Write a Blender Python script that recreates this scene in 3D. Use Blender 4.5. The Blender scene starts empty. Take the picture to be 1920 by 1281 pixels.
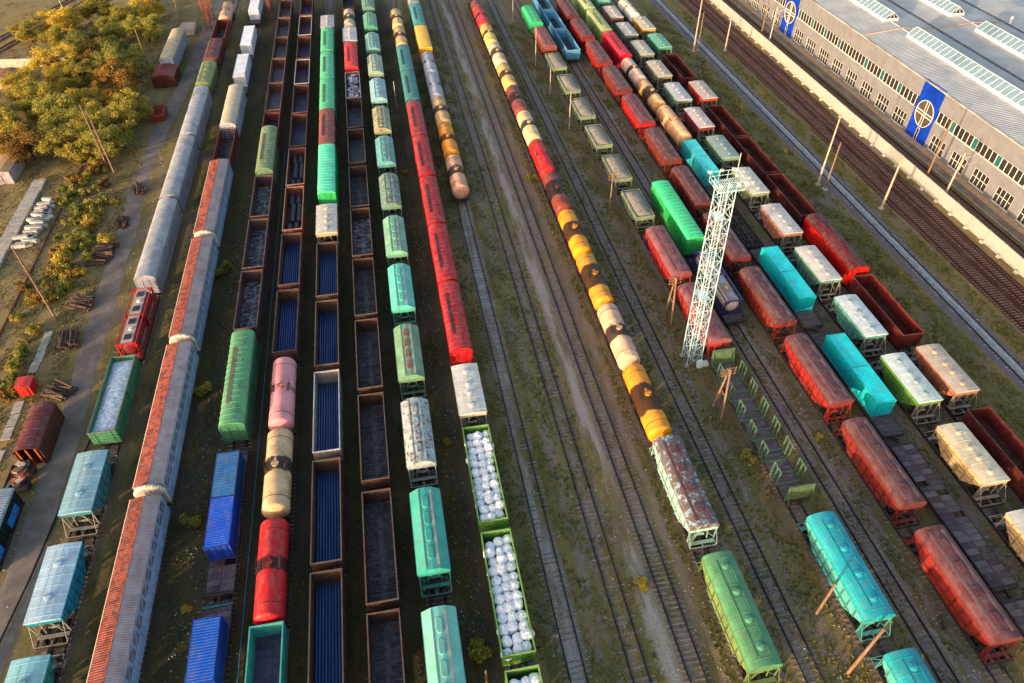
import bpy, math, random
import numpy as np
from mathutils import Matrix, Vector
random.seed(7); RNG = np.random.default_rng(7)
SC = bpy.context.scene
COL = SC.collection
R = math.radians

# ------------------------------------------------------------------ camera
def camera():
    p, r, y = R(43.96), R(-0.4674), R(10.297)
    Rt = Vector((1, 0, 0)); F = Vector((0, math.cos(p), -math.sin(p))); U = Vector((0, math.sin(p), math.cos(p)))
    R2 = Rt * math.cos(r) + U * math.sin(r); U2 = -Rt * math.sin(r) + U * math.cos(r)
    rz = Matrix.Rotation(-y, 3, 'Z')
    a, b, c = rz @ R2, rz @ U2, -(rz @ F)
    m = Matrix(((a.x, b.x, c.x, 0), (a.y, b.y, c.y, 0), (a.z, b.z, c.z, 69.136), (0, 0, 0, 1)))
    cam = bpy.data.cameras.new('camera'); cam.sensor_width = 36; cam.lens = 36 * 1321.40 / 1920
    cam.clip_start = 0.5; cam.clip_end = 4000
    o = bpy.data.objects.new('camera', cam); COL.objects.link(o); o.matrix_world = m
    SC.camera = o
camera()

# ------------------------------------------------------------------ sky, sun, exposure
SUN_TO = Vector((0.80, 0.60, -math.tan(R(7.0)))).normalized()      # direction the light travels
w = bpy.data.worlds.new('World'); SC.world = w; w.use_nodes = True
nt = w.node_tree
sky = nt.nodes.new('ShaderNodeTexSky'); sky.sky_type = 'NISHITA'; sky.sun_disc = False
sky.sun_elevation = R(7.0); sky.sun_rotation = math.atan2(-SUN_TO.x, -SUN_TO.y)
sky.altitude = 100; sky.air_density = 1.0; sky.dust_density = 4.0; sky.ozone_density = 1.0
bg = nt.nodes['Background']; bg.inputs['Strength'].default_value = 0.15
nt.links.new(sky.outputs['Color'], bg.inputs['Color'])
sl = bpy.data.lights.new('sun', 'SUN'); sl.energy = 2.2; sl.angle = R(1.5); sl.color = (1.0, 0.74, 0.48)
so = bpy.data.objects.new('sun', sl); COL.objects.link(so)
so.rotation_euler = SUN_TO.to_track_quat('-Z', 'Y').to_euler()
SC.view_settings.view_transform = 'Standard'; SC.view_settings.look = 'None'
SC.view_settings.gamma = 1; SC.view_settings.use_curve_mapping = False
SC.view_settings.exposure = 1.8

# ------------------------------------------------------------------ helpers
def s2l(c):
    c = c / 255.0
    return c / 12.92 if c <= 0.04045 else ((c + 0.055) / 1.055) ** 2.4
def rgb(r, g, b, a=0.25):
    return (s2l(r), s2l(g), s2l(b), a)

class MB:
    def __init__(s): s.v = []; s.f = []; s.sm = []
    def add(s, v, f, sm=False):
        o = len(s.v); s.v += [tuple(p) for p in v]; s.f += [tuple(i + o for i in q) for q in f]; s.sm += [sm] * len(f)
        return s
    def box(s, x0, x1, y0, y1, z0, z1):
        return s.add([(x0, y0, z0), (x1, y0, z0), (x1, y1, z0), (x0, y1, z0), (x0, y0, z1), (x1, y0, z1), (x1, y1, z1), (x0, y1, z1)],
                     [(0, 3, 2, 1), (4, 5, 6, 7), (0, 1, 5, 4), (1, 2, 6, 5), (2, 3, 7, 6), (3, 0, 4, 7)])
    def prism_y(s, prof, y0, y1, sm=False):
        n = len(prof)
        v = [(x, y0, z) for x, z in prof] + [(x, y1, z) for x, z in prof]
        s.add(v, [(i, (i + 1) % n, n + (i + 1) % n, n + i) for i in range(n)], sm)
        return s.add(v, [tuple(range(n))[::-1], tuple(range(n, 2 * n))])
    def prism_x(s, prof, x0, x1):
        n = len(prof)
        v = [(x0, y, z) for y, z in prof] + [(x1, y, z) for y, z in prof]
        return s.add(v, [(i, (i + 1) % n, n + (i + 1) % n, n + i) for i in range(n)] + [tuple(range(n))[::-1], tuple(range(n, 2 * n))])
    def cyl(s, p0, p1, r, n=10, r1=None, caps=True):
        p0 = Vector(p0); p1 = Vector(p1); d = (p1 - p0).normalized()
        a = d.orthogonal().normalized(); b = d.cross(a); r1 = r if r1 is None else r1
        v = []
        for p, q in ((p0, r), (p1, r1)):
            for i in range(n):
                t = 2 * math.pi * i / n; v.append(p + (a * math.cos(t) + b * math.sin(t)) * q)
        s.add(v, [(i, (i + 1) % n, n + (i + 1) % n, n + i) for i in range(n)], n > 6)
        if caps: s.add(v, [tuple(range(n))[::-1], tuple(range(n, 2 * n))])
        return s
    def beam(s, p0, p1, w_, h_=None):
        p0 = Vector(p0); p1 = Vector(p1); d = (p1 - p0).normalized(); h_ = h_ or w_
        up = Vector((0, 0, 1)) if abs(d.z) < 0.95 else Vector((0, 1, 0))
        a = d.cross(up).normalized() * w_ / 2; b = a.cross(d).normalized() * h_ / 2
        v = [p + q for p in (p0, p1) for q in (-a - b, a - b, a + b, -a + b)]
        return s.add(v, [(0, 1, 2, 3), (7, 6, 5, 4), (0, 4, 5, 1), (1, 5, 6, 2), (2, 6, 7, 3), (3, 7, 4, 0)])
    def lathe_y(s, prof, cx, cz, n=24):
        v = []
        for y, r in prof:
            for i in range(n):
                t = 2 * math.pi * i / n; v.append((cx + r * math.sin(t), y, cz + r * math.cos(t)))
        f = []
        for k in range(len(prof) - 1):
            for i in range(n):
                j = (i + 1) % n; f.append((k * n + i, k * n + j, (k + 1) * n + j, (k + 1) * n + i))
        s.add(v, f, True)
        m = len(prof) - 1
        return s.add(v, [tuple(range(n))[::-1], tuple(range(m * n, m * n + n))])
    def sweep(s, prof, stations):
        """open sheet: profile of (x,z) pushed out along its normal by each station's offset"""
        n = len(prof); nor = []
        for i in range(n):
            a = prof[max(i - 1, 0)]; b = prof[min(i + 1, n - 1)]
            dx, dz = b[0] - a[0], b[1] - a[1]; l = math.hypot(dx, dz) or 1; nor.append((-dz / l, dx / l))
        v = []
        for y, o in stations: v += [(p[0] + q[0] * o, y, p[1] + q[1] * o) for p, q in zip(prof, nor)]
        f = []
        for k in range(len(stations) - 1):
            for i in range(n - 1): f.append((k * n + i, k * n + i + 1, (k + 1) * n + i + 1, (k + 1) * n + i))
        return s.add(v, f)
    def mesh(s, name, mat):
        m = bpy.data.meshes.new(name); m.from_pydata(s.v, [], s.f)
        m.polygons.foreach_set('use_smooth', s.sm); m.materials.append(mat); m.update()
        return m

def link(name, mesh, parent=None, color=None, loc=None, rz=None, kind=None):
    o = bpy.data.objects.new(name, mesh); COL.objects.link(o)
    if parent is not None: o.parent = parent
    if color is not None: o.color = color
    if loc is not None: o.location = loc
    if rz is not None: o.rotation_euler = (0, 0, rz)
    if kind: o['kind'] = kind
    return o
def tag(o, label, cat, group=None):
    o['label'] = label; o['category'] = cat
    if group: o['group'] = group
    return o
def thing(name, label, cat, group=None, loc=(0, 0, 0), rz=0):
    return tag(link(name, None, None, None, loc, rz), label, cat, group)
def put(spec, parent, cols):
    """spec = (name, mesh, colour key, location, children)"""
    name, mesh, ck, loc, ch = (tuple(spec) + (None,) * 5)[:5]
    o = link(name, mesh, parent, cols.get(ck) if ck else None, loc)
    for c in ch or (): put(c, o, cols)
    return o
_cache = {}
def cached(fn):
    def g(*a):
        k = (fn.__name__,) + a
        if k not in _cache: _cache[k] = fn(*a)
        return _cache[k]
    return g

# ------------------------------------------------------------------ materials
class NB:
    """tiny node-building helper"""
    def __init__(s, name):
        s.m = bpy.data.materials.new(name); s.m.use_nodes = True; s.nt = s.m.node_tree
        s.p = s.nt.nodes['Principled BSDF']; s.p.inputs['Specular IOR Level'].default_value = 0.3
    def n(s, t, **k):
        o = s.nt.nodes.new('ShaderNode' + t)
        for a, b in k.items(): setattr(o, a, b)
        return o
    def l(s, a, b): s.nt.links.new(a, b)
    def val(s, sock, v):
        if hasattr(v, 'is_output') or isinstance(v, bpy.types.NodeSocket): s.l(v, sock)
        else: sock.default_value = v
    def math(s, op, a, b=0.5, c=None, clamp=False):
        o = s.n('Math', operation=op, use_clamp=clamp); s.val(o.inputs[0], a); s.val(o.inputs[1], b)
        if c is not None: s.val(o.inputs[2], c)
        return o.outputs[0]
    def mix(s, f, a, b, mode='MIX'):
        o = s.n('Mix', data_type='RGBA', blend_type=mode); s.val(o.inputs[0], f)
        for i, q in ((6, a), (7, b)):
            if isinstance(q, tuple): o.inputs[i].default_value = q if len(q) == 4 else q + (1,)
            else: s.l(q, o.inputs[i])
        return o.outputs[2]
    def step(s, x, lo, hi):
        o = s.n('MapRange', interpolation_type='SMOOTHSTEP'); s.val(o.inputs[0], x); s.val(o.inputs[1], lo); s.val(o.inputs[2], hi)
        return o.outputs[0]
    def coord(s, scale=(1, 1, 1), rand=False, kind='Object'):
        tc = s.n('TexCoord'); v = tc.outputs[kind]
        if rand:
            oi = s.n('ObjectInfo'); a = s.n('VectorMath', operation='ADD'); s.l(v, a.inputs[0])
            mu = s.math('MULTIPLY', oi.outputs['Random'], 97.0); s.l(mu, a.inputs[1]); v = a.outputs[0]
        mp = s.n('Mapping'); mp.inputs['Scale'].default_value = scale; s.l(v, mp.inputs[0])
        return mp.outputs[0]
    def world(s, scale=(1, 1, 1)):
        g = s.n('NewGeometry'); mp = s.n('Mapping'); mp.inputs['Scale'].default_value = scale; s.l(g.outputs['Position'], mp.inputs[0])
        return mp.outputs[0]
    def noise(s, v, scale, detail=4, rough=0.55):
        o = s.n('TexNoise'); o.inputs['Scale'].default_value = scale; o.inputs['Detail'].default_value = detail
        o.inputs['Roughness'].default_value = rough; s.l(v, o.inputs['Vector']); return o.outputs['Fac']
    def bump(s, h, strength=0.3, dist=0.05):
        b = s.n('Bump'); b.inputs['Strength'].default_value = strength; b.inputs['Distance'].default_value = dist
        s.l(h, b.inputs['Height']); s.l(b.outputs[0], s.p.inputs['Normal'])
    def out(s, col, rough=0.6, metal=0.0):
        s.val(s.p.inputs['Base Color'], col); s.val(s.p.inputs['Roughness'], rough); s.p.inputs['Metallic'].default_value = metal
        return s.m

def m_paint(name='weathered_paint', band=False):
    b = NB(name); oi = b.n('ObjectInfo'); col = oi.outputs['Color']; al = oi.outputs['Alpha']
    v = b.coord(rand=True)
    hs = b.n('HueSaturation'); b.l(col, hs.inputs['Color'])
    b.l(b.math('MULTIPLY_ADD', oi.outputs['Random'], 0.16, 0.92), hs.inputs['Value'])
    c = hs.outputs[0]
    ge = b.n('NewGeometry'); sn = b.n('SeparateXYZ'); b.l(ge.outputs['Normal'], sn.inputs[0]); up = b.math('SUBTRACT', 1.0, b.math('ABSOLUTE', sn.outputs['Z'], 0))
    da = b.math('MULTIPLY_ADD', al, 1.8, 0.42, clamp=True)
    n1 = b.noise(v, 0.7, 5, 0.6)
    c = b.mix(b.math('MULTIPLY', b.step(n1, 0.3, 0.75), da), c, b.mix(1.0, c, (0.58, 0.55, 0.54, 1), 'MULTIPLY'))
    fade = b.noise(v, 1.7, 6, 0.7)
    c = b.mix(b.math('MULTIPLY', b.step(fade, 0.48, 0.72), b.math('MULTIPLY', da, 0.55)), c, b.mix(0.4, c, (0.20, 0.185, 0.175, 1)))
    vs = b.coord((2.5, 2.5, 0.35), True); n2 = b.noise(vs, 1.6, 5, 0.65)
    c = b.mix(b.math('MULTIPLY', b.step(n2, 0.47, 0.75), b.math('MULTIPLY_ADD', up, 0.5, 0.12)), c, (0.055, 0.042, 0.036, 1))
    c = b.mix(b.math('MULTIPLY', b.step(sn.outputs['Z'], .3, .9), b.math('MULTIPLY', b.step(b.noise(b.coord((1.2, .5, 1), True), 1.3, 7, .72), .42, .72), 0.34)), c, (.25, .215, .19, 1))
    n3 = b.noise(v, 1.5, 8, 0.72)
    th = b.math('SUBTRACT', 0.74, b.math('MULTIPLY', al, 0.42)) if not band else b.math('ADD', 0.70, 0.0)
    ru = b.step(n3, th, b.math('ADD', th, 0.07))
    rc = b.mix(b.noise(v, 6, 3), (0.16, 0.052, 0.026, 1), (0.075, 0.030, 0.02, 1))
    c = b.mix(b.math('MULTIPLY', ru, 0.85), c, rc)
    if band:
        tc = b.n('TexCoord'); sp = b.n('SeparateXYZ'); b.l(tc.outputs['Object'], sp.inputs[0])
        off = b.math('MULTIPLY_ADD', oi.outputs['Random'], 0.6, -0.3)
        d = b.math('ABSOLUTE', b.math('SUBTRACT', sp.outputs['Y'], off), 0)
        nb = b.noise(b.coord((1.0, .4, .55), True), 1.0, 8, 0.68); edge = b.math('MULTIPLY_ADD', nb, 1.7, -0.85)
        wd = b.math('MULTIPLY_ADD', al, 2.7, -.1)
        f = b.math('SUBTRACT', 1.0, b.step(b.math('ADD', d, edge), wd, b.math('ADD', wd, 0.3)))
        c = b.mix(b.math('MULTIPLY', f, b.math('MULTIPLY', b.step(al, 0.02, 0.3), 0.93)), c, (0.010, 0.008, 0.008, 1))
    b.bump(b.noise(v, 5, 4), 0.12, 0.03)
    return b.out(c, b.math('MULTIPLY_ADD', n1, 0.3, 0.38))
PAINT = m_paint(); TANKP = m_paint('stained_tank_paint', True)

def m_simple(name, c0, c1, scale=2.0, rough=0.7, metal=0.0, bump=0.15, stretch=(1, 1, 1), rand=True):
    b = NB(name); v = b.coord(stretch, rand)
    n = b.noise(v, scale, 6, 0.65); c = b.mix(b.step(n, 0.32, 0.68), c0 + (1,), c1 + (1,))
    if bump: b.bump(b.noise(v, scale * 4, 4), bump, 0.03)
    return b.out(c, rough, metal)
DARK = m_simple('greasy_bogie_steel', (0.020, 0.017, 0.016), (0.055, 0.040, 0.032), 3, 0.65)
WHEEL = m_simple('wheel_steel', (0.05, 0.042, 0.04), (0.11, 0.09, 0.085), 3, 0.42, 0.6)
RAILM = m_simple('rusty_rail_steel', (0.022, 0.017, 0.020), (0.048, 0.036, 0.038), 3, 0.5, 0.4, stretch=(1, .1, 1), rand=False)
SHINY = m_simple('polished_rail_steel', (0.13, 0.11, 0.12), (0.22, 0.19, 0.20), 3, 0.35, 0.7, stretch=(1, .1, 1), rand=False)
SLEEP = m_simple('old_timber_sleeper', (0.13, 0.105, 0.095), (0.31, 0.25, 0.22), 2.2, 0.85, stretch=(.4, 3, 2))
SLEEPR = m_simple('rust_stained_sleeper', (0.17, 0.085, 0.060), (0.36, 0.20, 0.14), 2.2, 0.85, stretch=(.4, 3, 2))
SLEEPC = m_simple('grey_concrete_sleeper', (0.20, 0.20, 0.22), (0.40, 0.40, 0.42), 2.2, 0.85)
PLANK = m_simple('weathered_deck_plank', (0.055, 0.040, 0.045), (0.145, 0.12, 0.125), 1.6, 0.85, stretch=(.5, 3, 1))
CONC = m_simple('weathered_concrete', (0.30, 0.26, 0.225), (0.48, 0.42, 0.36), 1.2, 0.9)
POLE = m_simple('concrete_pole', (0.33, 0.25, 0.19), (0.50, 0.40, 0.32), 1.2, 0.85)
WOODP = m_simple('timber_pole', (0.15, 0.085, 0.055), (0.27, 0.165, 0.11), 2, 0.85, stretch=(3, 3, .4))
BAG = m_simple('white_woven_bag', (0.66, 0.67, 0.72), (0.90, 0.90, 0.92), 4, 0.7, bump=0.5)
PIPE = m_simple('blue_grey_steel_pipe', (0.032, 0.062, 0.17), (0.052, 0.10, 0.26), .6, 0.28, 0.4, bump=0, stretch=(1, .2, 1))
COIL = m_simple('dark_wire_coil', (0.045, 0.040, 0.052), (0.12, 0.105, 0.125), 2.5, 0.5, 0.35, 0.4, (1, 6, 1))
SAND = m_simple('grey_brown_sand', (0.21, 0.185, 0.165), (0.34, 0.29, 0.245), 1.3, 0.95, bump=0.3)
POWD = m_simple('white_granular_load', (0.36, 0.42, 0.54), (0.86, 0.87, 0.90), 2.6, 0.9, bump=0.4)
BARK = m_simple('tree_bark', (0.045, 0.032, 0.024), (0.10, 0.075, 0.055), 4, 0.9)
LOG = m_simple('cut_timber', (0.05, 0.032, 0.025), (0.12, 0.075, 0.055), 3, 0.9, stretch=(1, 1, 1))
def m_floor(name, c0, c1, c2, amt):
    b = NB(name); v = b.coord((1, 1, 1), True)
    c = b.mix(b.step(b.noise(v, 1.1, 6, .7), .35, .65), c0 + (1,), c1 + (1,))
    vs = b.coord((.9, 1.6, 1), True)
    c = b.mix(b.math('MULTIPLY', b.step(b.noise(vs, 1.3, 6, .7), .98 - amt * .55, 1.22 - amt * .5), .85), c, c2 + (1,))
    b.bump(b.noise(v, 3, 3), .2, .03); return b.out(c, .5)
FLOORD = m_floor('dark_wagon_floor', (0.042, 0.036, 0.040), (0.11, 0.095, 0.105), (0.28, 0.255, 0.28), 0.86)
FLOORG = m_floor('grey_wagon_floor', (0.10, 0.09, 0.11), (0.21, 0.18, 0.20), (0.40, 0.36, 0.38), 0.8)
FLOORW = m_floor('powder_dusted_floor', (0.035, 0.03, 0.045), (0.10, 0.085, 0.11), (0.55, 0.53, 0.56), 1.02)
FLOORR = m_floor('rusty_wagon_floor', (0.05, 0.022, 0.018), (0.13, 0.055, 0.038), (0.26, 0.13, 0.08), 0.8)
FLOORP = m_floor('purple_grey_floor', (0.045, 0.035, 0.075), (0.105, 0.075, 0.14), (0.20, 0.16, 0.22), 0.8)

X = dict(A=-38.7, B=-31.5, C=-23.35, D=-17.85, E=-12.3, F=-6.9, G=-1.65, H=5.2, I=10.5, J=16.3, K=21.55, M=26.75, N=32.3,
         P=39.3, Q=44.6, R=49.6, S=55.1, T=60.3, U=65.75, V=78.7, W=86.0, Y=89.8, Z=97.1)

def m_ground():
    b = NB('yard_ground'); v = b.world(); vs = b.world((1, .16, 1))
    big = b.noise(v, 0.06, 4); mid = b.noise(vs, 0.55, 6, .65); fine = b.noise(v, 2.6, 7, .75); gr = b.noise(v, 9.0, 3, .6)
    dirt = b.mix(fine, (0.11, 0.082, 0.066, 1), (0.29, 0.225, 0.18, 1))
    grass = b.mix(fine, (0.062, 0.058, 0.019, 1), (0.24, 0.195, 0.062, 1))
    gold = b.mix(fine, (0.13, 0.098, 0.036, 1), (0.37, 0.26, 0.095, 1))
    g = b.mix(b.step(b.noise(vs, .33, 5), .38, .6), grass, gold)
    g = b.mix(b.math('MULTIPLY', b.step(b.noise(b.world((1, .6, 1)), .8, 5, .65), .50, .68), .75), g, b.mix(fine, (.030, .042, .012, 1), (.125, .140, .036, 1)))
    g = b.mix(b.math('MULTIPLY', b.step(b.noise(b.world((1, .5, 1)), 1.1, 5, .7), .57, .72), .8), g, b.mix(fine, (.12, .085, .02, 1), (.38, .27, .075, 1)))
    c = b.mix(b.step(b.math('ADD', mid, b.math('MULTIPLY', big, .5)), .70, .95), g, dirt)
    c = b.mix(b.math('MULTIPLY', b.step(gr, .62, .72), .5), c, (0.26, .23, .2, 1))
    g = b.n('NewGeometry'); sp = b.n('SeparateXYZ'); b.l(g.outputs['Position'], sp.inputs[0])
    xw = b.math('ADD', sp.outputs['X'], b.math('MULTIPLY_ADD', b.noise(b.world((1, .35, 1)), .55, 5, .6), 1.9, -.95))
    xw = b.math('ADD', xw, b.math('MULTIPLY_ADD', fine, 1.0, -.5))
    def bands(cs):
        m = None
        for c0, hw in cs:
            q = b.math('SUBTRACT', 1.0, b.step(b.math('ABSOLUTE', b.math('SUBTRACT', xw, c0), 0), hw - .5, hw + .7)); m = q if m is None else b.math('MAXIMUM', m, q)
        return m
    pa = b.step(b.noise(b.world((1, .22, 1)), .75, 6, .65), .36, .58); pb = b.step(b.noise(b.world((1, .13, 1)), .5, 6, .7), .40, .58)
    bal = b.mix(b.step(gr, .3, .7), (.145, .108, .102, 1), (.38, .30, .285, 1)); pal = b.mix(b.step(gr, .3, .7), (.23, .20, .19, 1), (.56, .50, .47, 1))
    cl = b.mix(b.step(gr, .3, .7), (.115, .068, .052, 1), (.30, .195, .155, 1))
    c = b.mix(b.math('MULTIPLY', bands([(X[k], .95) for k in 'ABCDEFGHMPQRSTU'] + [(47.3, .5), (57.8, .6), (63.2, .5)]), pa), c, bal)
    c = b.mix(b.math('MULTIPLY', bands([(X['J'], .5), (X['N'], .8), (13.9, .4), (X['K'], 1.2), (23.8, .5), (29.6, .4), (34.6, .4)]), b.math('MULTIPLY', pa, .85)), c, bal)
    c = b.mix(b.math('MULTIPLY', bands([(2.4, .5), (36.6, .5), (28.7, .4), (-60.5, 1.5)]), pb), c, cl)
    c = b.mix(b.math('MULTIPLY', bands([(X['I'], .75), (19.3, .7), (45.8, .3)]), pb), c, pal)
    dry = b.mix(fine, (.15, .105, .042, 1), (.44, .31, .13, 1)); c = b.mix(b.math('MULTIPLY', b.math('SUBTRACT', 1.0, b.step(xw, -53.0, -46.0)), b.step(b.noise(b.world(), .35, 6, .65), .36, .58)), c, dry)  # dry grass on the left bank, gilded further to paint a warm glow
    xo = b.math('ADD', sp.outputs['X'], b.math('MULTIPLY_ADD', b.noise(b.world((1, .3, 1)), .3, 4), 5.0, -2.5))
    row_shade = b.math('MULTIPLY', b.step(xo, -37.5, -33.0), b.math('SUBTRACT', 1.0, b.step(xo, 1.5, 6.5)))
    c = b.mix(b.math('MULTIPLY', row_shade, b.math('MULTIPLY_ADD', mid, .35, .6)), c, b.mix(1.0, c, (.26, .25, .27, 1), 'MULTIPLY'))  # painted shade: ground colour darkened between the left wagon rows
    b.bump(b.math('ADD', fine, b.math('MULTIPLY', gr, .5)), .9, .25)
    return b.out(c, .95)
def m_ballast(name, tint=True, edge=0.42, grass=0.5):
    """gravel strip; weeds take over towards the ragged edges. x of the object runs -1..1 across the strip in UV"""
    b = NB(name); v = b.world(); oi = b.n('ObjectInfo')
    st = b.noise(v, 5.5, 5, .8); fine = b.noise(v, 2.0, 6, .7); mid = b.noise(b.world((1, .2, 1)), .8, 5, .65)
    c = b.mix(1.0, oi.outputs['Color'], b.mix(b.step(st, .3, .7), (.55, .54, .53, 1), (1.5, 1.46, 1.44, 1)), 'MULTIPLY')
    c = b.mix(b.math('MULTIPLY', b.step(mid, .45, .7), .45), c, b.mix(fine, (.08, .06, .048, 1), (.22, .165, .13, 1)))
    at = b.n('Attribute', attribute_name='across'); e = b.math('ABSOLUTE', at.outputs['Fac'], 0)
    gf = b.step(b.math('ADD', b.math('MULTIPLY', e, .5), b.math('MULTIPLY', mid, 1.0)), 1.05 - grass * .45, 1.2 - grass * .4)
    gc = b.mix(b.noise(b.world((1, .3, 1)), .5, 3), b.mix(fine, (0.052, 0.050, 0.016, 1), (0.19, 0.158, 0.05, 1)), b.mix(fine, (0.105, 0.078, 0.028, 1), (0.30, 0.21, 0.076, 1)))
    c = b.mix(gf, c, gc)
    b.bump(b.math('ADD', st, fine), .9, .15)
    return b.out(c, .95)
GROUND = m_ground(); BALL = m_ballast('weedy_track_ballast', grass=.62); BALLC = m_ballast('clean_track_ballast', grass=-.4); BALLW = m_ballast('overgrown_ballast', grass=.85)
def m_asphalt():
    b = NB('worn_asphalt'); v = b.world()
    c = b.mix(b.step(b.noise(v, .25, 5, .6), .35, .7), (.145, .115, .102, 1), (.26, .205, .175, 1))
    c = b.mix(b.math('MULTIPLY', b.step(b.noise(v, .9, 6, .75), .5, .7), .7), c, (.27, .215, .18, 1))
    b.bump(b.noise(v, 6, 4), .4, .05); return b.out(c, .9)
ASPH = m_asphalt()
def m_leaf(name, a, c_, d):
    b = NB(name); oi = b.n('ObjectInfo'); v = b.world()
    n = b.noise(v, .55, 3, .6); n2 = b.noise(v, 3.0, 2)
    c = b.mix(b.step(b.math('ADD', n, b.math('MULTIPLY_ADD', oi.outputs['Random'], .5, -.25)), .35, .65), a + (1,), c_ + (1,))
    c = b.mix(b.step(n2, .55, .75), c, d + (1,))
    tr = b.n('BsdfTranslucent'); b.l(c, tr.inputs[0]); mx = b.n('MixShader'); mx.inputs[0].default_value = .35
    o = b.nt.nodes['Material Output']; b.l(b.p.outputs[0], mx.inputs[1]); b.l(tr.outputs[0], mx.inputs[2]); b.l(mx.outputs[0], o.inputs[0])
    return b.out(c, .7)
LEAF = m_leaf('autumn_leaves', (0.36, 0.30, 0.05), (0.62, 0.45, 0.06), (0.68, 0.54, 0.13))
LEAFG = m_leaf('green_shrub_leaves', (0.18, 0.19, 0.04), (0.36, 0.32, 0.06), (0.48, 0.40, 0.09))
LEAFO = m_leaf('orange_leaves', (0.20, 0.115, 0.025), (0.34, 0.19, 0.035), (0.40, 0.26, 0.06))
WEED = m_leaf('weeds', (0.085, 0.115, 0.030), (0.22, 0.19, 0.05), (0.38, 0.29, 0.07))
def m_glass(name, col, rough=.12):
    b = NB(name); v = b.coord((1, 1, 1), True); b.p.inputs['Specular IOR Level'].default_value = .7
    c = b.mix(b.noise(v, 1.5, 3), tuple(x * .6 for x in col) + (1,), tuple(x * 1.4 for x in col) + (1,))
    return b.out(c, rough)
GLASS = m_glass('dark_window_glass', (.030, .026, .028)); TEAL = m_glass('teal_window_panel', (.015, .11, .115), .4)
SKYG = m_glass('milky_skylight_glass', (.17, .27, .35), .22)
WHITEF = m_simple('white_frame_paint', (.62, .60, .57), (.78, .75, .71), 3, .6)
GREYW = m_simple('grey_rendered_wall', (.160, .158, .178), (.205, .200, .222), .5, .85, rand=False)
BLUEB = m_simple('blue_painted_panel', (.002, .030, .34), (.004, .048, .45), .8, .5, rand=False)
PLINTH = m_simple('beige_plinth', (.36, .24, .16), (.50, .35, .24), 1, .85, rand=False)
def m_roof():
    b = NB('corrugated_hall_roof'); g = b.n('NewGeometry'); sp = b.n('SeparateXYZ'); b.l(g.outputs['Position'], sp.inputs[0])
    v = b.world(); n = b.noise(v, .25, 5)
    c = b.mix(b.step(n, .3, .7), (.36, .375, .40, 1), (.48, .49, .50, 1))
    c = b.mix(b.math('MULTIPLY', b.step(b.noise(b.world((.3, 2, 1)), 1.2, 5, .7), .55, .75), .35), c, (.17, .165, .17, 1))
    wv = b.math('SINE', b.math('MULTIPLY', sp.outputs['Y'], 2 * math.pi / .55), 0)
    b.bump(wv, .8, .05); return b.out(c, .6)
HALLR = m_roof()
GUTT = m_simple('lead_gutter', (.07, .07, .08), (.13, .125, .13), 1, .7, rand=False)
TEALT = m_simple('pale_blue_mast_paint', (.32, .58, .63), (.68, .76, .78), .35, .55, rand=False)

# ------------------------------------------------------------------ setting: ground, ballast, roads
def sheet(name, x0, x1, y0, y1, z, mat, kind='structure'):
    return link(name, MB().add([(x0, y0, z), (x1, y0, z), (x1, y1, z), (x0, y1, z)], [(0, 1, 2, 3)]).mesh(name, mat), kind=kind)
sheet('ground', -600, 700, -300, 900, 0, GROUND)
def strip(name, x0, x1, y0, y1, mat, color, z=.05, jag=.25, curve=None, step=1.3, edge=-.05):
    n = max(2, int((y1 - y0) / step)); na = 7; v = []; f = []; ac = []
    ph = [random.uniform(0, 6.28) for _ in range(8)]
    wave = lambda y, o: sum(math.sin(y * w_ + ph[o + i]) * a_ for i, (w_, a_) in enumerate(((.11, .5), (.29, .3), (.71, .22), (1.9, .12))))
    for i in range(n + 1):
        y = y0 + (y1 - y0) * i / n; jl = jag * wave(y, 0); jr = jag * wave(y, 4)
        dx = curve(y) if curve else 0
        for k in range(na):
            t = k / (na - 1); a = 2 * t - 1
            x = (x0 + jl) * (1 - t) + (x1 + jr) * t + dx
            zz = edge if k in (0, na - 1) else z + random.uniform(-.008, .008)
            v.append((x, y, zz)); ac.append(a)
    for i in range(n):
        for k in range(na - 1): f.append((i * na + k, i * na + k + 1, (i + 1) * na + k + 1, (i + 1) * na + k))
    m = MB().add(v, f, True).mesh(name, mat)
    at = m.attributes.new('across', 'FLOAT', 'POINT'); at.data.foreach_set('value', ac)
    return link(name, m, color=color, kind='structure')

YN, YF = 8.0, 262.0
strip('ballast', X['V'] - 2.6, X['V'] + 2.2, YN, YF, BALLC, rgb(112, 104, 106, 1), .05, .2)
strip('ballast', 83.4, 92.7, YN, YF, BALLC, rgb(76, 34, 30, 1), .03, .3)
strip('ballast', 93.8, 99.0, YN, YF, BALLC, rgb(82, 62, 56, 1), .03, .1)
wob = lambda y: .12 * math.sin(y * .06) + .06 * math.sin(y * .17 + 1)
strip('road', -2.0, 2.0, 10, YF, ASPH, None, .03, .35, lambda y: float(np.interp(y, (20, 42, 82, 128, 150, 186, 230), (-45.2, -44.6, -45.3, -47.4, -46.4, -44.0, -43.6))))
strip('road', 99.25, 101.0, YN, YF, ASPH, None, .035, .05)
link('kerb', MB().box(99.08, 99.22, 30, 250, 0, .14).mesh('kerb', CONC), kind='structure')

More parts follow.
